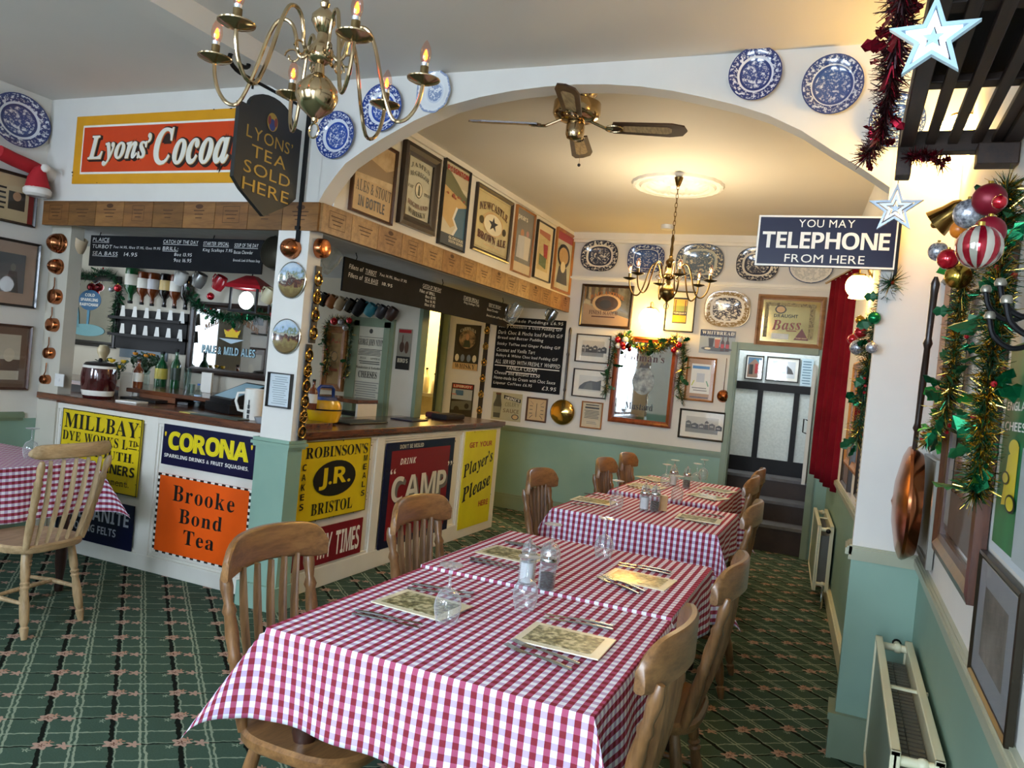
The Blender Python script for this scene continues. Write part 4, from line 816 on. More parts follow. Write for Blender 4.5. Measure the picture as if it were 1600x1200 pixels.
framed('framed_poster', 'BK', ((1042, 455), (1088.6, 455.5), (1083.5, 520), (1037.5, 517)), .012, blk, art_torq, 'white-mounted yellow resort poster in a thin black frame right of the wall globe', ground=mnt)
def art_whit(a):
    a.r(-1, 1, .52, 1, navy); a.t('WHITBREAD', 'serif', -.9, .92, .62, .90, Wt)
    for i in range(12): a.o(-.92 + i * .167, .52, .09, .07, navy)
    a.o(.0, -.6, .88, .2, col('#4a5058')); a.p([(-.5, .3), (-.18, .3), (-.22, -.45), (-.44, -.45)], col('#1e1612')); a.p([(-.14, .3), (.18, .3), (.12, -.5), (-.1, -.5)], col('#b0543a')); a.r(-.14, .18, .22, .36, cr)
    for x in (.22, .5): a.p([(x, -.75), (x + .2, -.75), (x + .2, .0), (x + .13, .2), (x + .13, .48), (x + .06, .48), (x + .06, .2), (x, .0)], col('#3a1612')); a.r(x + .01, x + .19, -.5, -.15, Rd)
    a.o(-.5, -.6, .18, .09, cr)
sign('tin_sign', 'BK', ((1095, 514.5), (1150, 518), (1147, 555), (1092, 551)), col('#9aa3a8'), art_whit, 'grey beer tin sign with a navy top and two bottles over the copper ladle')
framed('framed_notice', 'BK', ((1075, 557.7), (1121, 560), (1114.5, 630), (1068.6, 624)), .016, oak, lambda a: (a.r(-.74, .74, -.70, .76, Wt), a.r(-.66, .62, .52, .66, col('#2f7fc0')), a.r(-.3, .3, -.14, .3, col('#c9ccd0')), a.p([(-.66, -.3), (-.5, -.06), (-.42, -.06), (-.6, -.34)], col('#c8cf4a')), a.p([(.66, -.3), (.5, -.06), (.42, -.06), (.6, -.34)], col('#5a9a6a')), a.lines(-.6, .6, -.6, -.36, 2, gry), a.lines(-.7, .7, -.96, -.8, 1, brn, 0)), 'pale wooden frame holding a white notice with a blue band right of the mustard mirror', ground=col('#b58a5c'))
# mustard mirror
def art_must(a): a.t('Colman’s', 'serif', -.82, .72, .50, .70, col('#4a1a18')); a.t('Mustard', 'serif', -.60, .46, -.76, -.58, K); a.o(0, .0, .42, .36, noisemat('etched_oval', [(.4, '#5d6a74'), (.6, '#9fb0ba')], 12, 4)); a.p([(-.2, .34), (-.12, .48), (0, .4), (.12, .5), (.2, .34)], dgr)
framed('mirror', 'BK', ((963, 524), (1058, 530), (1052, 670), (951.4, 658)), .055, wood('frame_mahogany', '#5a2412', '#8a4526', .3, 'Z', 8, 6), art_must, 'mustard mirror in a mahogany frame under the wall globe, draped with a garland', 'mirror', ground=mirror_m, th=.035, glz=False)
def art_bass(a):
    lf = noisemat('hop_border', [(.44, '#6d6242'), (.5, '#a99a6a'), (.56, '#8b8055')], 40, 3)
    for q in ((-.92, .86, .72, .88), (-.92, -.78, -.8, .88), (.66, .84, -.8, .72)): a.r(*q, lf)
    a.o(-.36, .56, .2, .2, dgr); a.o(-.36, .56, .15, .15, tan); a.t('DRAUGHT', 'bold', -.58, .26, .18, .34, K); a.t('Bass', 'sit', -.62, .40, -.40, .08, col('#7a1420'), gap=.05, turn=.06); a.r(-.1, .25, -.46, -.42, col('#7a1420')); a.p([(.18, -.86), (.70, -.86), (.44, -.30)], col('#5f1a16')); a.t('TRADE MARK', 'bold', .24, .64, -.8, -.74, tan); a.p([(-.6, -.86), (.0, -.86), (.0, -.6), (-.6, -.6)], col('#c9cfd2'))
framed('mirror', 'BK', ((1186, 459.6), (1294, 465), (1283, 548), (1178, 539)), .05, wood('frame_walnut', '#7a5638', '#9d7450', .35, 'X', 8, 6), art_bass, 'draught beer mirror with a red triangle in a light brown frame over the doorway', 'mirror', ground=mat('mirror_gold', '#b9a878', .1, .85, .04), glz=False)
# hall pictures
framed('framed_picture', 'HALL', ((1167, 555), (1195, 556), (1191, 594), (1163, 592)), .012, blk, lambda a: (a.r(-1, 1, -1, 1, col('#4c6a86')), a.p([(-1, .2), (0, .9), (1, .3), (1, -1), (-1, -1)], col('#8a6a58')), a.r(-.8, -.2, -.7, .3, K), a.r(.1, .5, -.6, .4, Rd), a.p([(0, .9), (1, .7), (1, .2)], col('#2f7f9a'))), 'small coloured picture at the left of three in the hall beyond the doorway', mount=(Wt, .012))
framed('framed_photograph', 'HALL', ((1199, 556), (1250, 561), (1248, 599), (1196, 594)), .012, blk, lambda a: (a.r(-1, 1, -1, 1, col('#c9cdd0')), a.p([(-.8, -.5), (-.6, .2), (.2, .6), (.7, .1), (.9, -.5)], dgr), a.r(-.5, .4, -.4, -.1, K)), 'old vehicle photograph in the middle of the three hall pictures', mount=(Wt, .03))
sign('paper_notice', 'HALL', ((1252, 560), (1272, 562), (1268, 604), (1251, 603)), col('#b9d0dc'), lambda a: a.lines(-.8, .8, -.9, .9, 9, col('#5f7f92')), 'pale blue paper notice at the right of the three hall pictures', 'notice', th=.003)
# left wall
framed('framed_photograph', 'LW', ((-22, 364), (63, 384.5), (51, 484), (-32, 471)), .016, blk, lambda a: (a.r(-1, 1, -1, 1, col('#5d5f60')), a.o(.1, .3, .2, .2, col('#77776f')), a.p([(-.4, -1), (-.2, .1), (.4, .1), (.6, -1)], col('#44423f'))), 'dark portrait photograph with a pinkish mount, upper of the two on the left wall', mount=(col('#a58e7c'), .075))
framed('framed_photograph', 'LW', ((-34, 501), (50, 510.5), (39, 611), (-42, 606)), .018, brn, lambda a: (a.r(-1, 1, -1, 1, col('#b5ad9b')), a.r(-1, 1, -.6, -.1, col('#5d4b40')), a.o(.3, .1, .35, .3, col('#c2b8a2'))), 'old photograph in a brown mount, lower of the two on the left wall', mount=(col('#6b5546'), .05))
framed('framed_poster', 'LW', ((-16, 258), (57, 281), (52, 357), (-24, 340)), .018, dk, lambda a: (a.r(-1, 1, -1, 1, col('#c9b48c')), a.r(-.2, .6, -.5, .3, col('#3a342c')), a.o(.2, .1, .2, .2, col('#b98b66')), a.lines(-.8, -.3, -.6, .5, 5, K), a.r(.75, 1, -1, 1, col('#7a2622'))), 'sepia advertising poster in a dark frame high on the left wall beside the fascia')
# bar side: framed licence on the pillar
framed('framed_notice', 'PF', ((424.5, 580), (461, 586), (453, 640), (417, 633.5)), .008, blk, lambda a: a.lines(-.8, .8, -.9, .9, 13, col('#9aa6ab'), .5), 'slim black framed price list on the pillar face above the rail', ground=col('#cfd8dc'))
# ---- plates
def plate_mat(name, edge, mid, scene, paper, r1=.62, r2=.72, dens=.5, seed=0):
    x = NT(name); c = x.coord('UV', loc=(0, 0, 0)); q = x.xyz(c); rr = x.math('SQRT', x.math('ADD', x.math('MULTIPLY', q[0], q[0]), x.math('MULTIPLY', q[1], q[1])))
    cc = x.coord('UV', loc=(seed * 1.7, seed, 0)); n1 = x.noise(cc, 9, 4, .65); n2 = x.noise(cc, 4.5, 5, .7)
    rim = x.ramp(n1, [(.42, paper), (.5, edge), (.6, edge)], 'LINEAR'); cen = x.ramp(n2, [(.5 - dens * .16, paper), (.5 - dens * .04, scene), (.56, scene), (.64, paper)], 'LINEAR')
    g = lambda v: x.math('GREATER_THAN', rr, v)
    k = x.mix(g(r1 - .09), cen, mid); k = x.mix(g(r1), k, paper); k = x.mix(g(r2), k, rim); k = x.mix(g(.955), k, edge)
    x.set(col=k, rough=.12, coat=.5); return x.m
pmB = plate_mat('willow_blue', '#20306c', '#22336e', '#2b3f7c', '#d9dee8', .60, .68, .6, 1); pmC = plate_mat('willow_bright', '#1c3a86', '#2548a0', '#2a4f9e', '#e3e9f2', .58, .70, .5, 2); pmD = plate_mat('blue_allover', '#20356f', '#27407c', '#2d4a86', '#b9c6da', .66, .70, .8, 3)
pmE = plate_mat('pale_scalloped', '#8d9bb8', '#cfd5de', '#7d8fb2', '#e6e8e9', .5, .9, .4, 4); pmF = plate_mat('grey_transfer', '#4a566a', '#aab2ae', '#55677a', '#cfc9b0', .70, .72, .7, 5); pmG = plate_mat('imari', '#8c744a', '#e7e6e4', '#2f3550', '#e9e7e2', .72, .74, .25, 6); pmH = plate_mat('dark_willow', '#1e2740', '#222c46', '#2a344c', '#dcd8cc', .62, .72, .6, 7); pmI = plate_mat('white_ring', '#4a5a7a', '#e5e3dc', '#c9c9c4', '#e8e5dc', .93, .94, .2, 8)
def plate(name, k, box, pm, label, p=2., scal=0, face=None):
    u0, u1, v0, v1 = box; c, w, h, a = R4(k, (u0, v0), (u1, v0), (u1, v1), (u0, v1))
    cc = on(k, (u0 + u1) / 2, (v0 + v1) / 2); P0, ex, out, an = plane(k); n = 40
    du = on(k, u1, (v0 + v1) / 2) - on(k, u0, (v0 + v1) / 2); w = abs(du @ ex) * .985; dv = on(k, (u0 + u1) / 2, v0)[2] - on(k, (u0 + u1) / 2, v1)[2]; h = dv * .985
    m = MB(); V, UV = [], []; prof = [(0, .014), (.58, .014), (.66, .02), (.95, .034), (1.0, .034), (.98, .026), (.6, .004), (0, .004)]
    for f, d in prof:
        for i in range(n):
            q = 2 * PI * i / n; cx_, cz = math.cos(q), math.sin(q); s = 1.
            if p != 2: s = 1 / (abs(cx_) ** p + abs(cz) ** p) ** (1 / p)
            if scal and f > .8: s *= 1 + .025 * math.cos(scal * q)
            V.append((f * s * cx_ * w / 2, -d, f * s * cz * h / 2)); UV.append((f * cx_, f * cz))
    m.add(V, [(j * n + i, j * n + (i + 1) % n, j * n + n + (i + 1) % n, j * n + n + i) for j in range(len(prof) - 1) for i in range(n)], pm, True, uv=UV)
    return tag(m.obj(name, None, cc, a), label, 'plate')
plate('wall_plate', 'LW', (-22, 78, 146, 231), pmB, 'large blue willow platter high on the left wall')
plate('wall_plate', 'A', (499, 558, 176, 251), pmC, 'blue and white willow plate lowest on the left shoulder of the arch')
plate('wall_plate', 'A', (569.5, 632, 133, 209), pmC, 'deep blue willow plate behind the candle arm of the near chandelier')
plate('wall_plate', 'A', (655, 708, 112, 180), pmE, 'pale scalloped plate highest on the left shoulder of the arch', scal=9)
plate('wall_plate', 'A', (1139, 1223, 76, 161), pmB, 'dark blue willow plate nearest the middle on the right shoulder of the arch')
plate('wall_plate', 'A', (1252, 1350, 88, 183), pmD, 'large blue flower-rimmed plate on the right shoulder of the arch by the tinsel')
plate('wall_plate', 'A', (1356, 1446, 150, 235), pmD, 'blue plate mostly hidden behind the dark slatted rack and red tinsel')
plate('platter', 'BK', (908.5, 967, 376, 425), pmH, 'dark willow platter at the left end of the row below the ceiling', p=2.6)
plate('platter', 'BK', (981, 1039.5, 383, 427), pmD, 'eight-sided blue platter behind the left arms of the far chandelier', p=3.2)
plate('platter', 'BK', (1056, 1132, 381, 439), pmF, 'largest grey-blue platter right of the far chandelier stem', p=2.6)
plate('platter', 'BK', (1150, 1218, 387, 440), pmH, 'dark willow platter half behind the blue telephone sign', p=2.6)
plate('platter', 'BK', (1232, 1303, 392, 444), pmI, 'white platter with a thin blue ring below the telephone sign')
plate('platter', 'BK', (1100, 1173, 454.5, 512), pmG, 'brown and blue patterned platter with figures left of the draught beer mirror', p=2.8)
# ---- telephone sign
def art_tel(a): a.border(0, .008, Wt); a.t('YOU MAY', 'sans', -.40, .40, .54, .84, Wt, gap=.12); a.t('TELEPHONE', 'bold', -.92, .90, -.30, .36, Wt, gap=.06); a.t('FROM HERE', 'sans', -.56, .58, -.84, -.52, Wt, gap=.12)
PL['TEL'] = ((0, 3.59, 0), 0)
c, w, h, a = R4('TEL', (1185, 338), (1405, 338), (1399, 421), (1181, 416)); x1 = c[0] + w / 2
t = thing('telephone_sign', 'dark blue enamel telephone sign projecting from the right pier of the arch', 'sign', (c[0], 3.59, c[2])); m = MB(); m.box((0, 0, 0), (w, .02, h), navy); art_tel(Art(m, w, h, -.0104)); m.obj('panel', t); m = MB(); m.box((w / 2 + .004, .012, 0), (.012, .05, h + .04), iron); m.obj('flange', t)
# ================================================================ LAMPS, FAN, CEILING
bulbg = thin_glass('bulb_glass', '#ffe9e0', .1)
def smooth(P, n):
    P = [np.array(p, float) for p in P]; out = []
    for i in range(len(P) - 1):
        a, b, c, d = P[max(i - 1, 0)], P[i], P[i + 1], P[min(i + 2, len(P) - 1)]
        for j in range(n): t_ = j / n; out.append(.5 * (2 * b + (c - a) * t_ + (2 * a - 5 * b + 4 * c - d) * t_ ** 2 + (3 * b - a - 3 * c + d) * t_ ** 3))
    return out + [P[-1]]
def chandelier(loc, R, label, bm, hot, chain_top, a0, pz, cat='chandelier'):
    t = thing('chandelier', label, cat, loc); k = R / .285
    m = MB(); m.lathe([(0, -.075), (.008, -.07), (.010, -.062), (.02, -.055), (.045, -.035), (.058, -.005), (.055, .02), (.035, .045), (.016, .06), (.013, .085), (.03, .095), (.034, .105), (.034, .125), (.028, .135), (.016, .15), (.013, .17), (.02, .178), (.033, .2), (.032, .216), (.018, .232), (.011, .24), (.014, .25), (.009, .26), (.012, .3), (.008, .33), (.012, .37), (.006, .40)], bm, 24, Matrix.Scale(k, 4))
    m.tube([(.016 * math.cos(q) * k, 0, (-.095 + .02 * math.sin(q)) * k) for q in [2 * PI * i / 16 for i in range(16)]], .0025 * k, bm, 6, closed=True); m.obj('body', t)
    m = MB(); z = .40 * k; n = 0
    while z < chain_top - loc[2] - .06:
        T = Matrix.Translation((0, 0, z + .017 * k)) @ Matrix.Rotation(PI / 2 * (n % 2), 4, 'Z')
        P = [T @ Vector((.008 * math.cos(q) * k, 0, .02 * math.sin(q) * k)) for q in [2 * PI * i / 12 for i in range(12)]]; m.tube(P, .0022 * k, bm, 6, closed=True); z += .031 * k; n += 1
    if n: m.lathe([(.0, chain_top - loc[2] - .07), (.015, chain_top - loc[2] - .06), (.03, chain_top - loc[2] - .01), (.032, chain_top - loc[2])], bm, 16); m.obj('chain', t)
    a0 = math.radians(a0)
    for i in range(6):
        q = a0 + i * PI / 3; c, s = math.cos(q), math.sin(q); pt = lambda r, z: (r * c * k, r * s * k, z * k)
        m = MB(); ctl = [(.03, .115), (.05, .10), (.065, .118), (.07, .15), (.083, .185), (.105, .198), (.128, .185), (.148, .14), (.165, .08), (.185, .015), (.212, pz - .105), (.243, pz - .105), (.268, pz - .075), (.281, pz - .035), (.285, pz)]
        m.tube([tuple(q_) for q_ in smooth([pt(*p) for p in ctl], 3)], .0055 * k, bm, 8)
        sp = [(.075 + .022 * math.cos(w) * (1 - w / 12), .10 + .022 * math.sin(w) * (1 - w / 12)) for w in [j * .5 for j in range(14)]]; m.tube([pt(*p) for p in sp], .003 * k, bm, 6)
        T = Matrix.Translation((.285 * c * k, .285 * s * k, pz * k)) @ Matrix.Scale(k, 4)
        m.lathe([(.004, -.004), (.012, -.002), (.03, .003), (.045, .010), (.046, .013), (.03, .008), (.0, .006)], bm, 20, T); am = m.obj('arm', t)
        m = MB(); m.lathe([(.014, .006), (.0135, .012), (.0115, .018), (.0115, .046), (.0, .047)], mat('candle_tube_brass', '#6d5a38', .4, .7), 12, T); m.obj('candle_tube', am)
        m = MB(); m.lathe([(.009, .046), (.0095, .055), (.010, .056)], mat('lamp_cap', '#d9dde2', .3, .6), 12, T); m.lathe([(.010, .056), (.0145, .07), (.0155, .08), (.013, .096), (.006, .112), (.0, .119)], bulbg, 14, T); m.obj('bulb', am)
        m = MB(); m.lathe([(.0, .062), (.006, .068), (.0065, .078), (.003, .09), (.0, .094)], hot, 8, T); m.obj('filament', am)
    return t
brass_l = mat('lacquered_brass', '#b59f7c', .15, 1., .05); brass_d = mat('aged_brass', '#6f5832', .28, 1., .08)
ray_at = lambda u, v, d: O3 + RW.T @ (np.array([(u - 800) / FPX, (v - 600) / FPX, 1]) * d)
cl = ray_at(495, 150, 2.04); chandelier(tuple(cl), .272, 'shiny brass chandelier with six lit candle bulbs hanging nearest the viewer', brass_l, glow('flame_orange', '#ff5a1e', 9), H, 24, .063)
cl2 = ray_at(1043, 457, 5.6); chandelier(tuple(cl2), .295, 'aged brass chandelier on a chain under the plaster rose', brass_d, glow('flame_amber', '#ffa45a', 14), H - .04, 55.5, .08)
point('chandelier_glow_far', (cl2[0], cl2[1], cl2[2] + .2), 34, (1, .80, .50), .22)
rose = atz(1059, 288, H); m = MB(); n = 48; V = []; pr = [(.0, .05), (.06, .05), (.075, .03), (.13, .024), (.2, .03), (.235, .018), (.25, .034), (.275, .034), (.29, .016), (.315, .03), (.338, .022), (.345, 0)]
for r, d in pr:
    for i in range(n * 2): 
        w = math.cos(i * PI * 2 / n * 12); V.append(((r + .004 * w * (r > .3)) * math.cos(PI * i / n), (r + .004 * w * (r > .3)) * math.sin(PI * i / n), -d - (.010 * w if .1 < r < .22 else 0)))
m.add(V, [(j * 2 * n + i, j * 2 * n + (i + 1) % (2 * n), (j + 1) * 2 * n + (i + 1) % (2 * n), (j + 1) * 2 * n + i) for j in range(len(pr) - 1) for i in range(2 * n)], mat('plaster_white', '#e9e5dc', .6), True)
tag(m.obj('ceiling_rose', None, (rose[0], rose[1], H)), 'round moulded white plaster rose on the ceiling over the far chandelier', 'ceiling rose')
# ceiling fan
fc = atz(905, 138, H); fz = H - .205; t = thing('ceiling_fan', 'brass ceiling fan with four cane-panelled dark blades under the arch', 'ceiling fan', (fc[0], fc[1], H))
m = MB(); m.lathe([(.10, 0), (.105, -.012), (.10, -.03), (.085, -.045), (.08, -.06), (.0, -.06)], brass_l, 28); m.lathe([(.0, -.07), (.10, -.07), (.125, -.08), (.128, -.14), (.115, -.16), (.075, -.175), (.0, -.18)], brass_l, 32); m.lathe([(.04, -.055), (.04, -.075)], brass_l, 16); m.obj('motor_housing', t)
m = MB(); m.lathe([(.0, -.178), (.045, -.18), (.05, -.2), (.05, -.245), (.042, -.265), (.02, -.275), (.0, -.276)], brass_l, 24); m.obj('switch_cup', t)
m = MB(); m.tube([(.045, -.03, -.25), (.055, -.04, -.265), (.055, -.04, -.41)], .0012, brass_l, 6); m.ball((.055, -.04, -.42), .009, mat('chain_knob', '#2a1c14', .4), 10); m.obj('pull_chain', t)
tip = atz(1076, 202, fz + .015); a0 = math.atan2(tip[1] - fc[1], tip[0] - fc[0]); bl = wood('fan_blade_dark', '#2c1b12', '#4a2e1e', .35, 'X', 8, 7); cane = noisemat('cane_panel', [(.4, '#9a8058'), (.6, '#b89b6c')], 90, 2, .6, stretch=(1, .2, 1))
for i in range(4):
    T = Matrix.Rotation(a0 + i * PI / 2, 4, 'Z') @ Matrix.Translation((0, 0, fz - H + .005)) @ Matrix.Rotation(math.radians(-13), 4, 'X')
    m = MB(); pl = [(.20, -.05), (.50, -.062), (.565, -.045), (.585, 0), (.565, .045), (.50, .062), (.20, .05), (.185, 0)]
    m.add([(x, y, z) for z in (-.004, .004) for x, y in pl], [tuple(range(7, -1, -1)), tuple(range(8, 16))] + [(k, (k + 1) % 8, (k + 1) % 8 + 8, k + 8) for k in range(8)], bl, False, T); b = m.obj('blade', t)
    m = MB(); pl = [(.26, -.028), (.48, -.034), (.505, -.02), (.505, .02), (.48, .034), (.26, .028), (.245, .015), (.245, -.015)]
    for z, o in ((-.0046, 1), (.0046, -1)): m.add([(x, y, z) for x, y in pl], [tuple(range(8))[::-o]], cane, False, T)
    m.obj('cane_panel', b)
    m = MB(); m.tube([T @ Vector(p) for p in ((.08, 0, .03), (.12, 0, .012), (.16, 0, -.006), (.2, 0, -.007))], .008, brass_l, 8); m.tube([T @ Vector((.205 + .045 * math.cos(q), .03 * math.sin(q), -.007)) for q in [2 * PI * j / 16 for j in range(16)]], .005, brass_l, 6, closed=True); m.obj('blade_iron', t)
# wall globes
def wall_globe(c, r, back, label, strength, colr):
    t = thing('wall_lamp', label, 'lamp', c); d = (Vector(back) - Vector(c)); m = MB()
    n = d.normalized(); m.lathe([(.0, -.004), (.05, 0), (.048, .012), (.02, .02), (.0, .02)], brass, 18, Matrix.Translation(d) @ n.to_track_quat('-Z', 'Y').to_matrix().to_4x4())
    up = Vector((0, 0, r * 1.45)); m.tube([tuple(d), tuple(d * .8 + Vector((0, 0, .02))), tuple(d * .5 + up * .9), tuple(d * .2 + up), tuple(up), (0, 0, r * .95)], .006, brass, 8); m.lathe([(.045, r * .78), (.04, r * .98), (.012, r * 1.1), (0, r * 1.1)], brass, 18); m.obj('bracket', t)
    m = MB(); m.lathe([(r * .45, r * .88)] + [(r * math.sin(q), r * math.cos(q)) for q in [.5 + i * .2 for i in range(11)]] + [(r * .62, -r * .86), (r * .7, -r * 1.02), (r * .6, -r * .95)], glow('opal_glow_%d' % int(strength), colr, strength), 24); m.obj('globe_shade', t)
warm = '#ffcf73'
g1 = on('BK', 1015, 497) + np.array([0, -.17, 0]); g1 = W(1015, 497, (0, 7.73, 0), (0, 1, 0)); wall_globe(tuple(g1), .105, (g1[0], 7.895, g1[2] + .06), 'glowing opal globe lamp on the rear wall above the mustard mirror', 34, '#ffcc66')
g2 = ray_at(1341, 447, 4.95); wall_globe(tuple(g2), .076, (g2[0] + .085, g2[1], g2[2] + .05), 'glowing opal globe lamp below the telephone sign beside the red curtain', 30, '#ffcc66')
g3 = W(1500, 215, (0, 3.47, 0), (0, 1, 0)); wall_globe(tuple(g3), .09, (g3[0], 3.638, g3[2] + .05), 'glowing globe lamp on the pier seen through the slatted rack', 58, '#ffcc66')
p = atz(1043, 352, H); m = MB(); m.lathe([(.0, -.04), (.055, -.04), (.06, -.03), (.062, 0)], mat('plastic_white', '#e6e6e2', .4), 24); tag(m.obj('smoke_alarm', None, (p[0], p[1], H)), 'round white smoke alarm on the ceiling behind the far chandelier chain', 'smoke alarm')
# ================================================================ WALL METALWARE
def pan(k, c, r_px, top, label, kind='pan', mm=None, off=.0):
    """hung pan or mould: c centre pixel, top = hanging end of the handle"""
    P0, ex, out, a = plane(k); q = on(k, *c); r = np.linalg.norm(on(k, c[0], c[1] + r_px) - q); mm = mm or copper; h = None
    t = thing({'pan': 'copper_pan', 'mould': 'copper_mould', 'bigpan': 'warming_pan', 'ladle': 'copper_ladle'}[kind], label, 'pan' if kind != 'ladle' else 'ladle', tuple(q + out * off), a); T = Matrix.Rotation(PI / 2, 4, 'X')
    m = MB()
    if kind == 'mould': m.lathe([(r, .0), (r * 1.04, .008)] + [(r * math.cos(q_) * (1 + (.035 if i_ % 2 else -.02) * ('ribbed' in label)), .012 + r * 1.25 * math.sin(q_)) for i_, q_ in enumerate([k_ * .1 for k_ in range(15)])] + [(r * .12, r * 1.4), (.0, r * 1.45)], mm, 28, T)
    elif kind == 'pan': m.lathe([(0, .05), (r * .7, .05), (r * .9, .044), (r * .98, .025), (r, .0), (r * .96, .0), (r * .88, .038)], mm, 24, T)
    elif kind == 'bigpan': m.lathe([(0, .0), (r * .9, .0), (r, .03), (r * 1.02, .04), (r * 1.0, .05), (r * .85, .065), (r * .4, .085), (r * .12, .088), (0, .095)], mm, 36, T)
    else: m.lathe([(0, .05), (r * .6, .042), (r * .9, .02), (r, .0), (r * .95, .0)], mm, 24, T)
    m.obj('lid' if kind == 'bigpan' else 'bowl', t)
    if top:
        w = on(k, *top); L = np.linalg.norm(w - q); dx = (w - q) @ ex; m = MB(); e = (dx, -.03, w[2] - q[2]); f0 = r * .95 / L
        b = lambda s, y: (e[0] * s, y, e[2] * s)
        if kind == 'bigpan': m.tube([b(f0 + (1 - f0) * s, -.035) for s in (0, .05, .12, .14, .17, .4, .6, .63, .66, .9, .96, 1)], [.011, .009, .009, .016, .011, .013, .011, .017, .011, .013, .016, .006], dk, 10)
        else: m.tube([b(f0, -.03), b(f0 + (1 - f0) * .3, -.018), b(1, -.012)], [.005, .004, .004], mm, 8, flat=.6)
        m.obj('handle', t)
PL['NIB'] = ((0, 3.70, 0), 0)
pan('NIB', (95, 381), 15, None, 'ribbed copper jelly mould highest in the column of copper at the bar corner', 'mould'); pan('NIB', (92, 417), 12, None, 'plain copper mould second from the top of the copper column', 'mould')
for c, r, tp, lb in (((90, 464), 12, (88, 434), 'largest copper pan in the column, third item from the top'), ((86, 508), 11, (84, 480), 'copper pan in the column overlapping the mirror corner, fourth from the top'), ((81, 552), 9, (79, 527), 'small copper pan in the column, second from the bottom'), ((75, 593), 7.5, (75, 567), 'smallest copper pan, lowest in the column beside the light switch')): pan('NIB', c, r, tp, lb)
pan('PF', (458, 389), 16, None, 'round copper mould at the top of the pillar face', 'mould'); pan('PR', (499, 388), 16, None, 'shallow copper mould at the top of the pillar side over the horse brasses', 'pan')
pan('BK', (880.5, 644), 19.5, (893, 512), 'brass warming pan with a long dark handle beside the pudding board', 'bigpan', brass); pan('BK', (1130, 619), 10, (1136, 560), 'copper ladle hanging left of the doorway', 'ladle')
PL['RP'] = ((.25, 0, 0), -90); pan('RP', (1414, 785), 60, (1458, 432), 'copper warming pan with a long turned handle on the right wall by the pier', 'bigpan', copper, off=-.045)
m = MB(); q = on('NIB', 94, 594); m.box((0, -.005, 0), (.086, .009, .086), mat('switch_white', '#e3e2de', .3)); m.box((0, -.011, 0), (.012, .006, .022), mat('switch_white', '#e3e2de', .3)); tag(m.obj('light_switch', None, q, bevel=.002), 'white light switch on the wall just above the left end of the bar', 'light switch')
leather = mat('dark_leather', '#1d1613', .5)
def strap(k, a, b, n, label):
    P0, ex, out, an = plane(k); A_, B_ = on(k, *a), on(k, *b); c = (A_ + B_) / 2; L = A_[2] - B_[2]; t = thing('horse_brass_strap', label, 'horse brasses', c, an); m = MB(); d = (A_ - B_) @ ex
    m.box((0, -.004, 0), (.056, .007, L), leather); m.obj('strap', t, bevel=.002)
    for i in range(n):
        z = L / 2 - L * (i + .75) / (n + .3); r = min(.034, L / n * .46); m = MB(); T = Matrix.Translation((0, -.008, z)) @ Matrix.Rotation(PI / 2, 4, 'X')
        m.tube([tuple(T @ Vector((r * math.cos(w) * .9, r * math.sin(w), .003))) for w in [2 * PI * j / 20 for j in range(20)]], r * .16, brass, 6, closed=True)
        if i % 3 == 0: m.lathe([(0, .006), (r * .4, .005), (r * .5, .0)], brass, 12, T)
        elif i % 3 == 1:
            for w in range(4): m.tube([tuple(T @ Vector((r * .8 * math.cos(w * PI / 4 + q), r * .8 * math.sin(w * PI / 4 + q), .003))) for q in (0, PI)], r * .1, brass, 6)
        else: m.prism([(r * (.55 if j % 2 else .25) * math.sin(PI * j / 5), r * (.55 if j % 2 else .25) * math.cos(PI * j / 5)) for j in range(10)], -.012, -.006, brass, Matrix.Translation((0, 0, z)))
        m.lathe([(.0, .003), (.009, .002), (.009, .0)], brass, 8, Matrix.Translation((0, -.008, z + r * 1.15)) @ Matrix.Rotation(PI / 2, 4, 'X')); m.obj('horse_brass', t)
strap('PR', (498, 416), (486, 536), 4, 'leather strap of four horse brasses on the pillar side, upper of two'); strap('PR', (484, 538), (467, 688), 6, 'leather strap of horse brasses on the pillar side, lower of two'); strap('BK', (764, 498), (748, 655), 6, 'leather strap of horse brasses on the rear wall left of the pudding board')
def disc_pic(c, ru, rv, label, seed):
    q = on('PF', *c); w = np.linalg.norm(on('PF', c[0] + ru, c[1]) - on('PF', c[0] - ru, c[1])); h = on('PF', c[0], c[1] - rv)[2] - on('PF', c[0], c[1] + rv)[2]; x = NT('hunting_scene_%d' % seed); cc = x.coord('Object', (1, 1, 1), (0, 0, 0), (seed, 0, 0)); z = x.xyz(x.coord('Object'))[2]; n = x.noise(cc, 34, 4)
    f = x.math('ADD', x.math('DIVIDE', z, h), x.math('MULTIPLY', x.math('SUBTRACT', n, .5), .7)); x.set(col=x.ramp(f, [(.0, '#5a4a2a'), (.02, '#7a6a3c')], 'LINEAR') if False else x.ramp(x.math('ADD', f, .5), [(.15, '#6d5a34'), (.32, '#8a7a48'), (.42, '#5a2a22'), (.5, '#2c2622'), (.56, '#c2b7a2'), (.62, '#6d7a56'), (.72, '#a9bfd6'), (.9, '#c6d4e0')]), rough=.2, coat=.5)
    m = MB(); T = Matrix.Rotation(PI / 2, 4, 'X'); m.lathe([(0, .016), (.86, .016), (.92, .02), (1.0, .012), (1.0, .0)], x.m, 36, T @ Matrix.Diagonal((w / 2, h / 2, 1, 1))); m.tube([(w / 2 * math.cos(q_), -.012, h / 2 * math.sin(q_)) for q_ in [2 * PI * j / 32 for j in range(32)]], .004, mat('pewter_rim', '#b9b8b0', .25, .9), 6, closed=True); tag(m.obj('wall_plaque', None, q), label, 'plaque')
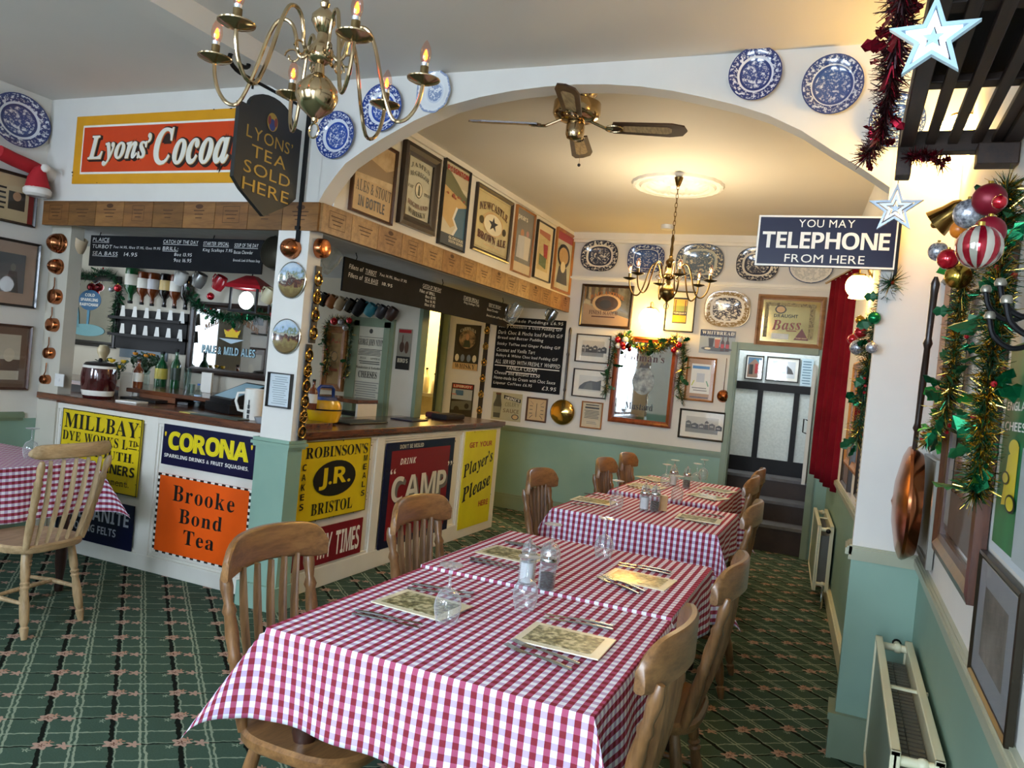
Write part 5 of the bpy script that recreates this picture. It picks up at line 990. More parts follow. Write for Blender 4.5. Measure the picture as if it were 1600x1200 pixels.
disc_pic((458, 438), 21, 28, 'round hunting-scene plaque with riders in a field, upper of two on the pillar', 1); disc_pic((449, 526), 21.5, 27, 'round hunting-scene plaque with white horses, lower of two on the pillar', 5)
# ================================================================ RADIATORS, CURTAIN, RIGHT SIDE
def radiator(loc, rz, L, z0, z1, dep, label, vs_=1):
    """local x runs along the wall, -y into the room"""
    t = thing('radiator', label, 'radiator', loc, rz); h = z1 - z0; zc = (z0 + z1) / 2; grn = noisemat('radiator_green', [(.3, '#7f9183'), (.7, '#899b8c')], 3, 2, .35)
    for nm, y in (('front_panel', -dep), ('rear_panel', -.03)):
        m = MB(); m.box((0, y, zc), (L, .012, h - .02), ivory if nm != 'front_panel' else grn); m.box((0, y, z1 - .008), (L, .026, .016), ivory); m.box((0, y, z0 + .008), (L, .026, .016), ivory)
        for s in (-1, 1): m.box((s * (L / 2 - .006), y, zc), (.012, .026, h), ivory)
        m.obj(nm, t, bevel=.003)
    m = MB(); n = int(L / .035)
    for i in range(n):
        x = -L / 2 + .06 + (L - .12) * i / (n - 1)
        for y0, y1 in ((-dep + .008, -dep + .008 + dep * .32), (-.038 - dep * .32, -.038)): m.box((x, (y0 + y1) / 2, zc - .02), (.022, y1 - y0, h - .12), mat('radiator_fin', '#5c5a50', .5))
    m.obj('fins', t); m = MB()
    for x in (-L / 6, L / 6) if L > 1.4 else (0,): m.box((x, -dep / 2, z1 - .012), (.014, dep - .02, .008), ivory)
    for s in (-1, 1):
        for z in (z1 - .03, z0 + .05): m.tube([(s * (L / 2 - .02), -dep, z), (s * (L / 2 - .02), -.03, z)], .014, ivory, 10); m.ball((s * (L / 2 - .02), -dep / 2, z), .02, ivory, 10)
    m.obj('header', t); m = MB(); m.tube([(vs_ * (L / 2) + vs_ * .0, -dep / 2, z1 - .03), (vs_ * (L / 2) + vs_ * .05, -dep / 2, z1 - .03)], .013, ivory, 10); m.ball((vs_ * (L / 2) + vs_ * .045, -dep / 2, z1 - .03), .018, black, 10); m.tube([(vs_ * (L / 2) + vs_ * .03, -dep / 2, z0 + .05), (vs_ * (L / 2) + vs_ * .045, -dep / 2, z0 + .03), (vs_ * (L / 2) + vs_ * .045, -dep / 2, 0)], .009, chrome, 8); m.obj('valve', t)
radiator((.345, 2.88, 0), -PI / 2, 1.12, .12, .60, .135, 'near radiator with an ivory top rail on the right wall under the frames', -1)
ax = math.radians(-86.26); q = np.array([.19, 3.72]) + np.array([-.28, 4.28]) / 4.289 * 2.93; radiator((q[0], q[1], 0), ax, .98, .12, .60, .115, 'far radiator along the passage to the stairs')
velvet = noisemat('red_velvet', [(.3, '#5c0613'), (.7, '#74101f')], 5, 3, .85, spec=.1)
m = MB(); n = 90; rows = 10; A_, B_ = np.array([-.215, 7.45]), np.array([.0, 6.62]); d = (B_ - A_); L = np.linalg.norm(d); nn = np.array([-d[1], d[0]]) / L; V = []
for j in range(rows + 1):
    z = 2.55 - (2.55 - .80) * j / rows
    for i in range(n + 1):
        s = i / n; w = .042 * math.sin(s * 2 * PI * 5) * (.7 + .3 * j / rows) + .008 * math.sin(s * 19 + j * .3); pp = A_ + d * s + nn * w; V.append((pp[0], pp[1], z - (.10 * (1 - s) if j == 0 and False else 0) + (.07 * (1 - s) * (j == rows))))
m.add(V, [(j * (n + 1) + i, j * (n + 1) + i + 1, (j + 1) * (n + 1) + i + 1, (j + 1) * (n + 1) + i) for j in range(rows) for i in range(n)], velvet, True); o = m.obj('curtain'); tag(o, 'long red velvet curtain drawn aside at the right of the doorway', 'curtain'); b = o.modifiers.new('thickness', 'SOLIDIFY'); b.thickness = .004
m = MB(); m.tube([(-.26, 7.62, 2.57), (-.0, 6.6, 2.57)], .012, brass, 10); tag(m.obj('curtain_rail'), 'brass rail carrying the red velvet curtain', 'curtain rail')
t = thing('interior_door', 'white door standing open edge-on at the right side of the stair doorway', 'door', (-.27, 8.06, .68)); m = MB(); m.box((-.03, .32, .58), (.035, .62, 1.16), cream); m.obj('panel', t, bevel=.002); m = MB(); m.tube([(-.05, .1, .62), (-.085, .1, .63), (-.085, .1, .5), (-.05, .1, .49)], .006, black, 8); m.obj('handle', t)
framed('framed_picture', 'RB', ((1325, 683), (1335, 692), (1332, 771), (1319, 757)), .02, dk, lambda a: a.r(-1, 1, -1, 1, col('#8a7a78')), 'narrow dark framed picture on the passage wall under the garland, furthest along')
framed('mirror', 'RB', ((1336, 560), (1358, 573), (1347, 752), (1329, 727)), .05, oak, None, 'wooden mirror reflecting the red curtain on the passage wall', 'mirror', ground=mirror_m, glz=False)
framed('framed_picture', 'RB', ((1362, 560), (1376, 563), (1352, 793), (1343, 775)), .02, dk, lambda a: a.r(-1, 1, -1, 1, col('#9aa4a8')), 'tall dark framed picture on the passage wall beside the pier')
m = MB(); A_, B_ = on('RB', 1389, 512), on('RB', 1357, 792); off = np.array([-.05, 0, 0])
for ph in (0, PI): m.tube([tuple(A_ + (B_ - A_) * i / 120 + off + np.array([0, .007 * math.cos(i * .9 + ph), .0]) + np.array([.007 * math.sin(i * .9 + ph), 0, 0])) for i in range(121)], .0065, mat('twist_brass', '#d9c794', .3, .8), 6)
tag(m.obj('twisted_rod'), 'twisted pale brass rod hanging on the passage wall right at the pier edge', 'rod')
# near right wall
framed('mirror', 'RW', ((1524, 420), (1592, 400), (1532, 937), (1466, 858)), .06, wood('frame_redwood', '#2e150d', '#583220', .3, 'Z', 8, 6), lambda a: (a.r(-.9, .9, -.95, -.6, col('#3d2415')), a.r(-1, -.7, -.9, .9, col('#8d8d8a'))), 'tall mirror with painted dark reflection in red-brown frame on the right wall behind the tinsel', 'picture', ground=noisemat('painted_reflection', [(.3, '#1a100b'), (.7, '#33211a')], 4, 3, .12, coat=.6), th=.03)  # dark ground and brown band paint what the mirror reflects
framed('mirror', 'RW', ((1445, 703), (1469, 719), (1460, 899), (1436, 855)), .014, mat('frame_silver', '#8f8e86', .3, .7), None, 'small mirror in a thin silver frame beside the copper warming pan', 'mirror', ground=mirror_m, glz=False, th=.02)
framed('framed_picture', 'RW', ((1466, 445), (1508, 425), (1470, 690), (1432, 672)), .02, dk, lambda a: a.r(-1, 1, -1, 1, noisemat('copper_ground', [(.3, '#a8683a'), (.7, '#c98a55')], 4, 2)), 'plain copper-toned picture in a dark frame behind the warming pan handle')
framed('framed_picture', 'RW', ((1541, 859), (1600, 918), (1592, 1195), (1523, 1051)), .018, mat('frame_black_gold', '#2a2418', .3, .4), lambda a: (a.r(-1, 1, -1, 1, col('#8b8d90')), a.r(-.62, .62, -.6, .62, noisemat('grey_engraving', [(.35, '#4d4a46'), (.65, '#8a8279')], 6, 5))), 'grey-mounted engraving in a thin black frame low on the right wall over the near radiator', th=.014)
def art_cheese(a): a.r(-.86, .9, -.92, .9, noisemat('poster_green', [(.3, '#145a34'), (.7, '#1d7a46')], 5, 3)); a.t('ENGLAND', 'bold', -.78, .3, .30, .38, Wt); a.t('CHEESE', 'bold', -.78, .2, .12, .20, Wt); a.p([(-.5, -.1), (-.1, .0), (-.1, -.5), (-.6, -.55)], enam('#e3c81c')); a.o(-.3, -.02, .2, .07, enam('#e3c81c')); a.o(-.5, -.3, .16, .06, K); a.o(-.5, -.3, .12, .045, enam('#e3c81c')); a.o(-.2, -.5, .2, .08, K); a.o(-.2, -.5, .15, .06, enam('#e3c81c')); a.r(.1, .9, -.92, .0, col('#a9b4b4'))
sign('paper_poster', 'RW', ((1594, 500), (1680, 520), (1630, 925), (1543, 853)), col('#c9d2d6'), art_cheese, 'green cheese poster with a pale border at the right edge of the view', 'poster', th=.006)
t = thing('coat_hooks', 'black iron coat hooks with pale domed tips at the right edge among the tinsel', 'coat hooks', (.345, 1.62, 1.72)); m = MB(); m.box((-.008, 0, 0), (.015, .36, .05), iron); m.obj('backplate', t)
for y, z in ((.14, .03), (.06, -.03), (-.02, .02), (-.1, -.02)):
    m = MB(); m.tube([tuple(q_) for q_ in smooth([(-.01, y, z), (-.04, y, z - .045), (-.075, y, z - .06), (-.105, y, z - .04), (-.115, y, z - .008)], 5)], .005, iron, 8); m.lathe([(0, .012), (.007, .010), (.010, .003), (.009, -.003), (0, -.004)], mat('hook_tip', '#8d887a', .3, .5), 14, Matrix.Translation((-.115, y, z - .005))); m.obj('hook', t)
# slatted rack overhead
dw = wood('rack_dark', '#1e130d', '#382417', .55, 'Y', 7, 7, .05); dwx = wood('rack_dark_cross', '#1e130d', '#382417', .55, 'X', 7, 7, .05)
t = thing('slatted_rack', 'dark wooden slatted rack overhead at the top right, trimmed with red tinsel', 'rack', (.2, 1.7, 2.2))
for x, w in ((-.115, .035), (.125, .035)): m = MB(); m.span((x - w / 2, -1.0, 0), (x + w / 2, .70, .06), dw); m.obj('side_rail', t, bevel=.003)
for x in (-.058, -.005, .05, .095): m = MB(); m.span((x - .012, -1.0, .012), (x + .012, .66, .03), dw); m.obj('slat', t, bevel=.002)
m = MB(); m.span((-.13, -1.0, .062), (.143, .36, .075), mat('rack_board', '#17100c', .7)); m.obj('top_board', t)
for y in (.675, .28, -.1, -.5, -.9): m = MB(); m.span((-.13, y - .022, -.006 if y > .6 else .03), (.143, y + .022, .05), dwx); m.obj('crossbar', t, bevel=.003)
m = MB(); m.span((-.135, .63, -.075), (-.098, .69, .05), dw); m.obj('post', t, bevel=.003); m = MB(); m.span((.05, .60, -.055), (.143, .66, .0), dw); m.obj('post', t, bevel=.003)
def star(u, v, y, wpx, lit, label):
    c = W(u, v, (0, y, 0), (0, 1, 0)); e = W(u + wpx / 2, v, (0, y, 0), (0, 1, 0)); R = np.linalg.norm(e - c) / .95; t = thing('star_ornament', label, 'star ornament', c, -.1)
    edge = mat('star_silver', '#b9c6d2', .25, .7) if not lit else glow('star_glitter_lit', '#9bb9c8', .22); inn = mat('star_white', '#d9dee6', .3, .4) if not lit else glow('star_led', '#e6eefc', .75)
    pts = lambda r, k=.40: [(r * (1 if i % 2 == 0 else k) * math.sin(PI * i / 5), r * (1 if i % 2 == 0 else k) * math.cos(PI * i / 5)) for i in range(10)]
    for nm, r0, r1, m_, d in (('outer_band', R, R * .74, edge, .012), ('inner_band', R * .62, R * .34, inn, .016), ('core', R * .22, 0, edge, .010)):
        m = MB(); a, b = pts(r0), pts(r1) if r1 else None
        if b:
            V = [(x, y_, z) for y_ in (-d / 2, d / 2) for q in (a, b) for x, z in q]; F = []
            for i in range(10): j = (i + 1) % 10; F += [(i, j, 10 + j, 10 + i), (20 + j, 20 + i, 30 + i, 30 + j), (i, 20 + i, 20 + j, j), (10 + j, 30 + j, 30 + i, 10 + i)]
            m.add(V, F, m_)
        else: m.prism(a, -d / 2, d / 2, m_)
        m.obj(nm, t)
    m = MB(); m.tube([(0, 0, R * .78), (0, 0, R + .03)], .0015, steel, 6); m.tube([(.04 * R * 10 * s * .9, 0, .0) for s in (-.09, .09)], .003, edge, 6); m.obj('hanger', t)
star(1458, 60, 1.34, 145, True, 'brightly lit white star hanging from the rack at the top right'); star(1399, 326, 2.36, 86, False, 'unlit silver star hanging in front of the corner of the telephone sign')
# ================================================================ GARLANDS
foilr = mat('foil_red', '#7d0f22', .22, .85, .15); foild = mat('foil_dark', '#2a0a10', .35, .6); foilg = mat('foil_gold', '#c9a94c', .18, 1.); foilgr = mat('foil_green', '#0f6b42', .2, .75, .2); needle = mat('needle_green', '#12321f', .6); leafg = mat('holly_green', '#1c5a34', .35, .2); berry = mat('berry_red', '#9c1420', .25, coat=.5)
def tinsel(mb, path, r, n, mats_, seed=1, wd=.004, leafy=0, leafm=None, lf=1.):
    rs = random.Random(seed); pts = smooth(path, 12)
    for i in range(n):
        p = pts[rs.randrange(len(pts))]; d = np.array([rs.gauss(0, 1) for _ in range(3)]); d /= np.linalg.norm(d); L = r * rs.uniform(.6, 1.15); s = np.cross(d, [rs.gauss(0, 1) for _ in range(3)]); s = s / (np.linalg.norm(s) + 1e-6) * wd * rs.uniform(.6, 1.3)
        q = p + d * L; mb.add([p - s, p + s, q + s * .3, q - s * .3], [(0, 1, 2, 3)], rs.choice(mats_))
    for i in range(leafy):
        p = pts[rs.randrange(len(pts))]; d = np.array([rs.gauss(0, 1) for _ in range(3)]); d /= np.linalg.norm(d); s = np.cross(d, [rs.gauss(0, 1) for _ in range(3)]); s /= np.linalg.norm(s) + 1e-6; up = np.cross(d, s); L = r * rs.uniform(.8, 1.3); p = p + d * r * .35; L *= lf
        o = [(0, 0), (.18, .22), (.3, .14), (.45, .34), (.6, .2), (.78, .26), (1, 0), (.78, -.26), (.6, -.2), (.45, -.34), (.3, -.14), (.18, -.22)]
        mb.add([p + d * L * a + s * L * b + up * L * .12 * abs(b) * 3 for a, b in o], [tuple(range(12))], rs.choice(leafm or [leafg]))
def core(mb, path, r, m_): mb.tube([tuple(p) for p in smooth(path, 6)], r, m_, 6)
def garland(path, r, n, ms, label, seed, leafy=20, leafm=None, berries=8, name='garland', wd=.003, corem=None, lf=1.):
    o_ = np.array(path[0]); path = [np.array(p) - o_ for p in path]; t = thing(name, label, 'garland', o_); m = MB(); core(m, path, r * .07, corem or needle); tinsel(m, path, r, int(n * 2.2), ms, seed, wd * .62); m.obj('tinsel', t)
    if leafy: m = MB(); tinsel(m, path, r, 0, ms, seed + 5, leafy=leafy, leafm=leafm, lf=lf); m.obj('foliage', t)
    if berries:
        rs = random.Random(seed); pts = smooth(path, 12); m = MB()
        for i in range(berries):
            p = pts[rs.randrange(len(pts))] + np.array([rs.uniform(-1, 1) for _ in range(3)]) * r * .6; m.ball(tuple(p), .006 + r * .03, berry, 8)
        m.obj('berries', t)
    return t
zt_ = lambda z, pp: [atz(u, v, z) for u, v in pp]
garland(zt_(2.2, [(1412, -40), (1408, 30), (1396, 90), (1388, 150), (1376, 210), (1352, 246)]), .042, 900, [foilr, foild, foild], 'dark red tinsel garland wound along the slatted rack', 3, 26, [foilr], 0, 'tinsel_garland', .0035, foild)
garland([p + np.array([0, 0, -.03]) for p in zt_(2.2, [(1425, 228), (1450, 226), (1476, 240)])], .03, 160, [foilr, foild], 'short red tinsel end below the rack bar near the pier', 8, 8, [foilr], 0, 'tinsel_garland', .003, foild)
wl = lambda k, off, pp: [off_(k, u, v, off) for u, v in pp]
garland(wl('RW', .06, [(1574, 290), (1568, 350), (1562, 430), (1556, 500), (1548, 570), (1540, 640), (1532, 710), (1524, 772)]), .046, 2000, [foilgr, foilg, foilg, foilg, needle], 'thick green and gold tinsel garland down the right wall over the tall frame', 21, 30, [foilgr, leafg], 12, lf=1.35)
garland(wl('RW', .07, [(1512, 420), (1500, 480), (1492, 550), (1484, 610), (1470, 660), (1446, 692)]), .040, 1300, [foilg, foilg, foilg, foilgr, needle], 'thinner gold tinsel garland with holly left of the tall red-brown frame', 22, 28, [foilgr, leafg, mat('foil_lime', '#3fae4a', .25, .6)], 12, lf=1.5)
garland(wl('RB', .07, [(1392, 440), (1380, 490), (1362, 530), (1356, 580), (1348, 630), (1340, 690)]), .07, 900, [needle, leafg, foilg], 'dark green garland with foil leaves on the passage wall right of the red curtain', 23, 30, [foilgr, leafg], 8, wd=.004)
garland(wl('BK', .06, [(945, 615), (950, 585), (957, 555), (966, 530), (978, 526), (990, 538), (1005, 546), (1022, 545), (1040, 537), (1056, 529), (1068, 545), (1066, 575), (1060, 600), (1066, 626)]), .075, 900, [needle, leafg, foilg], 'holly garland with baubles draped over the top of the mustard mirror', 24, 46, [leafg, foilgr], 10, wd=.005)
garland(wl('WA', .05, [(99, 420), (118, 424), (140, 432), (160, 425), (176, 432), (186, 450), (180, 480), (176, 520)]), .055, 700, [needle, needle, leafg], 'dark green garland over the blue drinks mirror behind the bar', 25, 12, [leafg], 4, wd=.004)
garland(wl('WA', .06, [(292, 445), (300, 470), (318, 485), (345, 496), (370, 497), (395, 488), (425, 500), (428, 520)]), .055, 800, [needle, leafg, foilgr], 'green garland over the pale ales mirror behind the bar', 26, 26, [foilgr, leafg], 6, wd=.004)
garland(wl('WB', .05, [(505, 585), (512, 560), (508, 530), (514, 505), (530, 500), (548, 512), (545, 550), (540, 590)]), .06, 600, [needle, leafg, foilg], 'garland round the narrow cocoa mirror behind the pillar', 27, 14, [leafg], 8, wd=.004)
def bauble(c, r, m_, label, name='bauble', grp=None):
    m = MB(); m.ball((0, 0, 0), r, m_, 20); m.cyl((0, 0, r * .95), (0, 0, r * 1.15), r * .16, foilg, seg=10); return tag(m.obj(name, None, tuple(c)), label, 'bauble', grp)
glit = noisemat('glitter_silver', [(.35, '#6d6f78'), (.65, '#d9dbe2')], 120, 2, .35, metal=.6); shred = mat('bauble_red', '#c01024', .1, .6, coat=.8); matr = mat('bauble_matt_red', '#7d1024', .4, .3); shgold = mat('bauble_gold', '#c9962c', .15, .9); shgr = mat('bauble_green', '#0d7a45', .15, .6); shw = mat('bauble_white', '#e6e2da', .3); orng = mat('bauble_orange', '#d97a1e', .3)
x = NT('bauble_striped'); f = x.math('ARCTAN2', x.xyz(x.coord('Object'))[1], x.xyz(x.coord('Object'))[0]); x.set(col=x.mix(x.math('GREATER_THAN', x.math('SINE', x.math('MULTIPLY', f, 9)), 0), '#a01226', '#c9c2b4'), rough=.12, metal=.6, coat=.6); strp = x.m
for u, v, rp, m_, of, lb in ((1546, 312, 25, matr, .10, 'large matt red bauble touching the underside of the rack'), (1514, 334, 23, glit, .13, 'large silver glitter bauble in front of the brass bell'), (1562, 316, 11, shred, .13, 'small shiny red bauble at the top right of the big cluster'), (1546, 362, 24, matr, .14, 'maroon bauble between the silver glitter and striped baubles'), (1530, 386, 34, strp, .17, 'biggest bauble, striped red and silver'), (1466, 393, 15, glit, .12, 'silver glitter bauble furthest left in the big cluster'), (1481, 405, 16, shred, .15, 'bright red apple-like bauble low on the left of the big cluster'), (1499, 359, 14, orng, .13, 'orange bauble between the brass bell and the striped bauble'), (1497, 432, 20, foilg, .10, 'gold tinsel ball at the bottom of the big cluster')):
    c = off_('RW', u, v, of); d = c - O3; fw = d @ RW[2]; bauble(c, rp * fw / FPX, m_, lb)
c = off_('RW', 1488, 332, .12); m = MB(); m.lathe([(.042, -.05), (.04, -.045), (.03, -.01), (.026, .02), (.018, .035), (0, .04)], brass, 24); m.ball((0, 0, -.052), .011, brass, 10); o = m.obj('bell', None, c); o.rotation_euler = (.3, .9, 0); tag(o, 'brass bell lying sideways in the bauble cluster by the pier', 'bell')
for k, of, rows in (('RB', .12, ((1340, 543, 12, glit, 'silver glitter bauble on the passage garland'), (1345, 519, 10, shred, 'shiny red bauble on the passage garland, upper of two'), (1333, 530, 8.5, shred, 'shiny red bauble on the passage garland, lower left of two'), (1366, 497, 10, shgr, 'green bauble at the top of the passage garland'), (1344, 500, 7, shgold, 'gold bauble at the top of the passage garland'), (1362, 543, 9, glit, 'small silver bauble on the passage garland right of the glitter one'))),
                    ('BK', .13, ((965.5, 531, 5, shred, 'red bauble at the left corner of the mustard mirror, uppermost'), (973, 538, 5, shred, 'red bauble at the left corner of the mustard mirror, middle'), (974, 544, 3.6, shred, 'small red bauble at the left corner of the mustard mirror, lowest'), (977, 531, 5, shw, 'white bauble at the left corner of the mustard mirror'), (966, 540, 4.5, shw, 'white bauble low on the left corner of the mustard mirror'), (1061, 539, 5, shred, 'red bauble at the right corner of the mustard mirror, upper'), (1053, 547, 5, shred, 'red bauble at the right corner of the mustard mirror, lower'), (1062, 531, 4, shw, 'white bauble at the right corner of the mustard mirror'), (1060, 551, 4.5, glit, 'silver bauble at the right corner of the mustard mirror'))),
                    ('WA', .12, ((106, 443, 7, shred, 'red bauble on the left corner of the blue drinks mirror, left of two'), (118, 443, 7, shred, 'red bauble on the left corner of the blue drinks mirror, right of two'), (112, 452, 6, shred, 'red bauble under its two neighbours on the blue drinks mirror'), (113, 431, 6, glit, 'silver bauble above the red ones on the blue drinks mirror'), (184, 450, 6, shred, 'red bauble beside the first inverted bottle'), (174, 452, 4.5, glit, 'silver bauble beside the first inverted bottle'), (329, 463, 6, shred, 'red bauble at the left corner of the pale ales mirror'), (430, 478, 6, shgr, 'green bauble at the right corner of the pale ales mirror'), (426, 492, 5, shred, 'red bauble at the right corner of the pale ales mirror'))),
                    ('WB', .1, ((522, 502, 6, shred, 'red bauble on top of the narrow cocoa mirror, left'), (546, 501, 5, shred, 'red bauble on top of the narrow cocoa mirror, right'), (533, 503, 5, glit, 'silver bauble on top of the narrow cocoa mirror'), (540, 512, 5, glit, 'silver bauble at the right of the narrow cocoa mirror')))):
    for u, v, rp, m_, lb in rows:
        c = off_(k, u, v, of); bauble(c, rp * ((c - O3) @ RW[2]) / FPX, m_, lb)
# ================================================================ BEHIND THE BAR
framed('mirror', 'WA', ((101, 424), (190, 436), (182, 546), (90, 534)), .045, blk, lambda a: (a.o(.02, .34, .44, .34, col('#2f5f86')), a.t('COLD', 'bold', -.18, .20, .46, .56, Wt), a.t('SPARKLING', 'bold', -.34, .34, .30, .40, Wt), a.t('BABYCHAM', 'bold', -.36, .36, .14, .24, Wt), a.p([(-.04, .0), (.06, .0), (.05, -.6), (-.03, -.6)], col('#4f8aa6')), a.o(.0, -.66, .7, .2, col('#6fa0a6')), a.p([(-.6, -.6), (-.5, -.1), (-.42, .1), (-.36, -.1), (-.3, -.6)], col('#5d8a94'))), 'blue-ball drinks mirror in a black frame at the left of the back bar', 'mirror', ground=mirror_m, glz=False)
def art_pale(a):
    a.t('MELBOURN BROS', 'serif', -.72, .74, .26, .44, col('#7d5a3c'), arc=.34, off=.03); a.o(.05, .28, .18, .08, col('#b0202a')); a.p([(-.14, .18), (.24, .18), (.28, .36), (.16, .28), (.05, .42), (-.06, .28), (-.18, .36)], enam('#e3c02a')); a.r(-.12, .22, .10, .18, enam('#e3c02a')); a.p([(-.3, .04), (.4, .04), (.05, -.12)], col('#b9d0dc')); a.t('PALE & MILD ALES', 'bold', -.74, .72, -.50, -.24, col('#26424c'), off=.03); a.t('PALE & MILD ALES', 'bold', -.74, .72, -.50, -.24, col('#9fc4d0'))
framed('mirror', 'WA', ((304, 470), (433, 480), (421, 594), (290, 583)), .05, dk, art_pale, 'pale ales mirror with a gold crown in a dark frame behind the till', 'mirror', ground=mirror_m, glz=False)
sign('wooden_sign', 'WA', ((190, 522), (264, 531), (262, 566), (188, 557)), col('#5d6d78'), lambda a: (a.t('DUCKWORTHS', 'bold', -.86, .88, .30, .74, cr)), 'slate blue lettered sign below the inverted bottles')
framed('mirror', 'WB', ((511, 507.5), (546, 513), (536, 611), (500, 609)), .06, oak, lambda a: (a.t('Fry’s', 'script', -.7, .7, .52, .78, Rd, off=.02), a.o(0, .08, .56, .2, dgr), a.o(0, .08, .48, .17, tan), a.t('Cocoa', 'script', -.7, .7, -.5, -.28, Rd)), 'narrow cocoa mirror in an orange-brown frame behind the pillar', 'mirror', ground=mat('mirror_tan', '#a98a62', .2, .5), glz=False)
m = MB(); A_, B_ = on('WB', 546, 560), on('WB', 614, 560); zt2 = on('WB', 580, 497)[2]; m.span((A_[0], 5.965, 0), (B_[0], 6.0, zt2), greend); m.span((A_[0] + .05, 5.95, 0), (A_[0] + .11, 5.97, zt2 - .03), greend); m.span((B_[0] - .09, 5.95, 0), (B_[0] - .03, 5.97, zt2 - .03), greend); m.span((A_[0] + .05, 5.95, zt2 - .08), (B_[0] - .03, 5.97, zt2 - .03), greend); struct('door_3', m)
PL['DR'] = ((0, 5.96, 0), 0)
def art_gjn(a):
    a.o(-.05, .84, .12, .06, dgr); a.r(-.8, .8, .68, .69, K); a.t('GEORGE JOHN NIXON', 'serif', -.84, .84, .46, .64, K, gap=.05); a.lines(-.86, .86, .22, .40, 5, dgr); a.t('FULL', 'serif', -.62, -.2, .13, .18, K); a.t('GENERAL', 'serif', .1, .74, .13, .18, K); a.lines(-.8, .8, .0, .1, 2, dgr); a.t('Wensleydale & Yorkshire', 'serif', -.84, .84, -.13, -.05, K); a.t('CHEESES', 'serif', -.64, .62, -.34, -.17, K, gap=.04); a.lines(-.84, .84, -.94, -.42, 9, gry)
sign('paper_poster', 'DR', ((559, 504.5), (607, 511), (593, 634), (549, 629)), col('#cfcbb8'), art_gjn, 'white printed cheeses bill on the green door behind the bar', 'poster', th=.003)
sign('tin_sign', 'WB', ((624, 513), (645, 515), (639.7, 578), (618, 577)), col('#8f8a7c'), lambda a: (a.r(-.9, .9, .80, .96, Rd), a.o(-.3, .1, .34, .26, col('#4a3024')), a.o(.4, .1, .3, .3, col('#5a3a28')), a.p([(-.4, .3), (-.2, .3), (-.2, .7), (-.3, .7)], col('#5a3a28')), a.r(-1, 1, -1, -.36, K), a.t('BIRD’S', 'bold', -.74, .74, -.66, -.46, cr)), 'narrow tin custard sign on the cream wall beside the kitchen opening')
# optics
rail = thing('optic_rail', 'black two-tier spirit optic rail behind the bar', 'optic rail', on('WA', 237, 500)); P = lambda u, v, o=0.: off_('WA', u, v, o) - on('WA', 237, 500)
m = MB(); a, b = P(185, 494), P(296, 508); m.box((a + b) / 2 + np.array([0, -.05, 0]), (b[0] - a[0], .10, .022), black); a, b = P(184, 521), P(293, 534); m.box((a + b) / 2 + np.array([0, -.05, 0]), (b[0] - a[0], .10, .022), black); m.box((a + b) / 2 + np.array([0, -.01, .05]), (b[0] - a[0], .02, .32), black); m.obj('shelf', rail)
for i in range(6):
    m = MB(); c = P(192 + i * 18.5, 485 + i * 2.0, .09); m.add([(c[0] + x, c[1], c[2] + z) for x, z in ((-.03, -.05), (.03, -.05), (.016, .04), (-.016, .04))], [(0, 1, 2, 3)], col('#d9d9d4')); m.obj('price_card', rail); m = MB(); c = P(191 + i * 18, 513 + i * 2.0, .09); m.add([(c[0] + x, c[1], c[2] + z) for x, z in ((-.03, -.05), (.03, -.05), (.016, .04), (-.016, .04))], [(0, 1, 2, 3)], col('#d9d9d4')); m.obj('price_card', rail)
def bottle(c, h, r, gm, lm, label, inverted=False, cap=None, name='bottle', ls=(.22, .52), grp=None, liquor=None):
    t = thing(name, label, 'bottle', c, 0, grp); pr = [(0, 0), (r * .95, .0), (r, .01), (r, h * .58), (r * .8, h * .66), (r * .36, h * .76), (r * .32, h * .95), (r * .36, h * .97), (r * .34, h)]; T = Matrix.Identity(4) if not inverted else Matrix.Translation((0, 0, h)) @ Matrix.Rotation(PI, 4, 'X')
    m = MB(); m.lathe(pr, gm, 18, T); m.obj('body', t)
    if lm: m = MB(); m.lathe([(r * 1.015, h * ls[0]), (r * 1.015, h * ls[1])], lm, 18, T); m.obj('label', t)
    m = MB(); m.lathe([(r * .38, h * .93), (r * .38, h * 1.0), (0, h * 1.005)], cap or black, 12, T); m.obj('cap', t)
grn = mat('bottle_green', '#14502c', .08, coat=.6); gin = thin_glass('bottle_clear', '#dfe8e6', .15); amb = mat('bottle_amber', '#6d3214', .1, coat=.6); drk = mat('bottle_dark', '#14100f', .12, coat=.5); lw = col('#e0dccf')
for i, (u, gm, lm, lb) in enumerate(((203, grn, lw, 'green whiskey bottle with a white label, first inverted bottle on the optics'), (221, amb, lw, 'amber inverted bottle second along the optics'), (237, amb, col('#c9c9cc'), 'clear-topped amber inverted bottle third along the optics'), (256, drk, col('#c9ab6a'), 'dark inverted bottle with a gold label fourth along the optics'), (272, amb, lw, 'amber inverted bottle fifth along the optics'), (289, drk, None, 'black inverted bottle last along the optics'))):
    c = off_('WA', u, 474 + i * 2, .06); bottle(c, .26 if i else .29, .045 if i else .052, gm, lm, lb, True, grp='spirit bottles on the optics', ls=(.2, .5))
def ct(u, v, z=None):
    """point on the bar worktop, or on the raised back shelf when it lies further back"""
    p = atz(u, v, 1.046)
    if p[1] > 4.2:
        p = atz(u, v, 1.121)
        while p[1] > 4.48: v += .5; p = atz(u, v, 1.121)
        if p[1] < 4.1: p = np.array([W(u, v, (0, 4.12, 0), (0, 1, 0))[0], 4.12, 1.046])
    return tuple(p)
t = thing('ceramic_barrel', 'dark red glazed ceramic barrel with white bands at the left end of the bar', 'barrel', ct(152, 622)); m = MB(); rg = mat('glaze_oxblood', '#3f0d10', .1, coat=.7); m.lathe([(0, 0), (.088, 0), (.095, .02)], rg, 28); m.lathe([(.103, .055), (.112, .12), (.112, .16), (.105, .205)], rg, 28); m.obj('body', t)
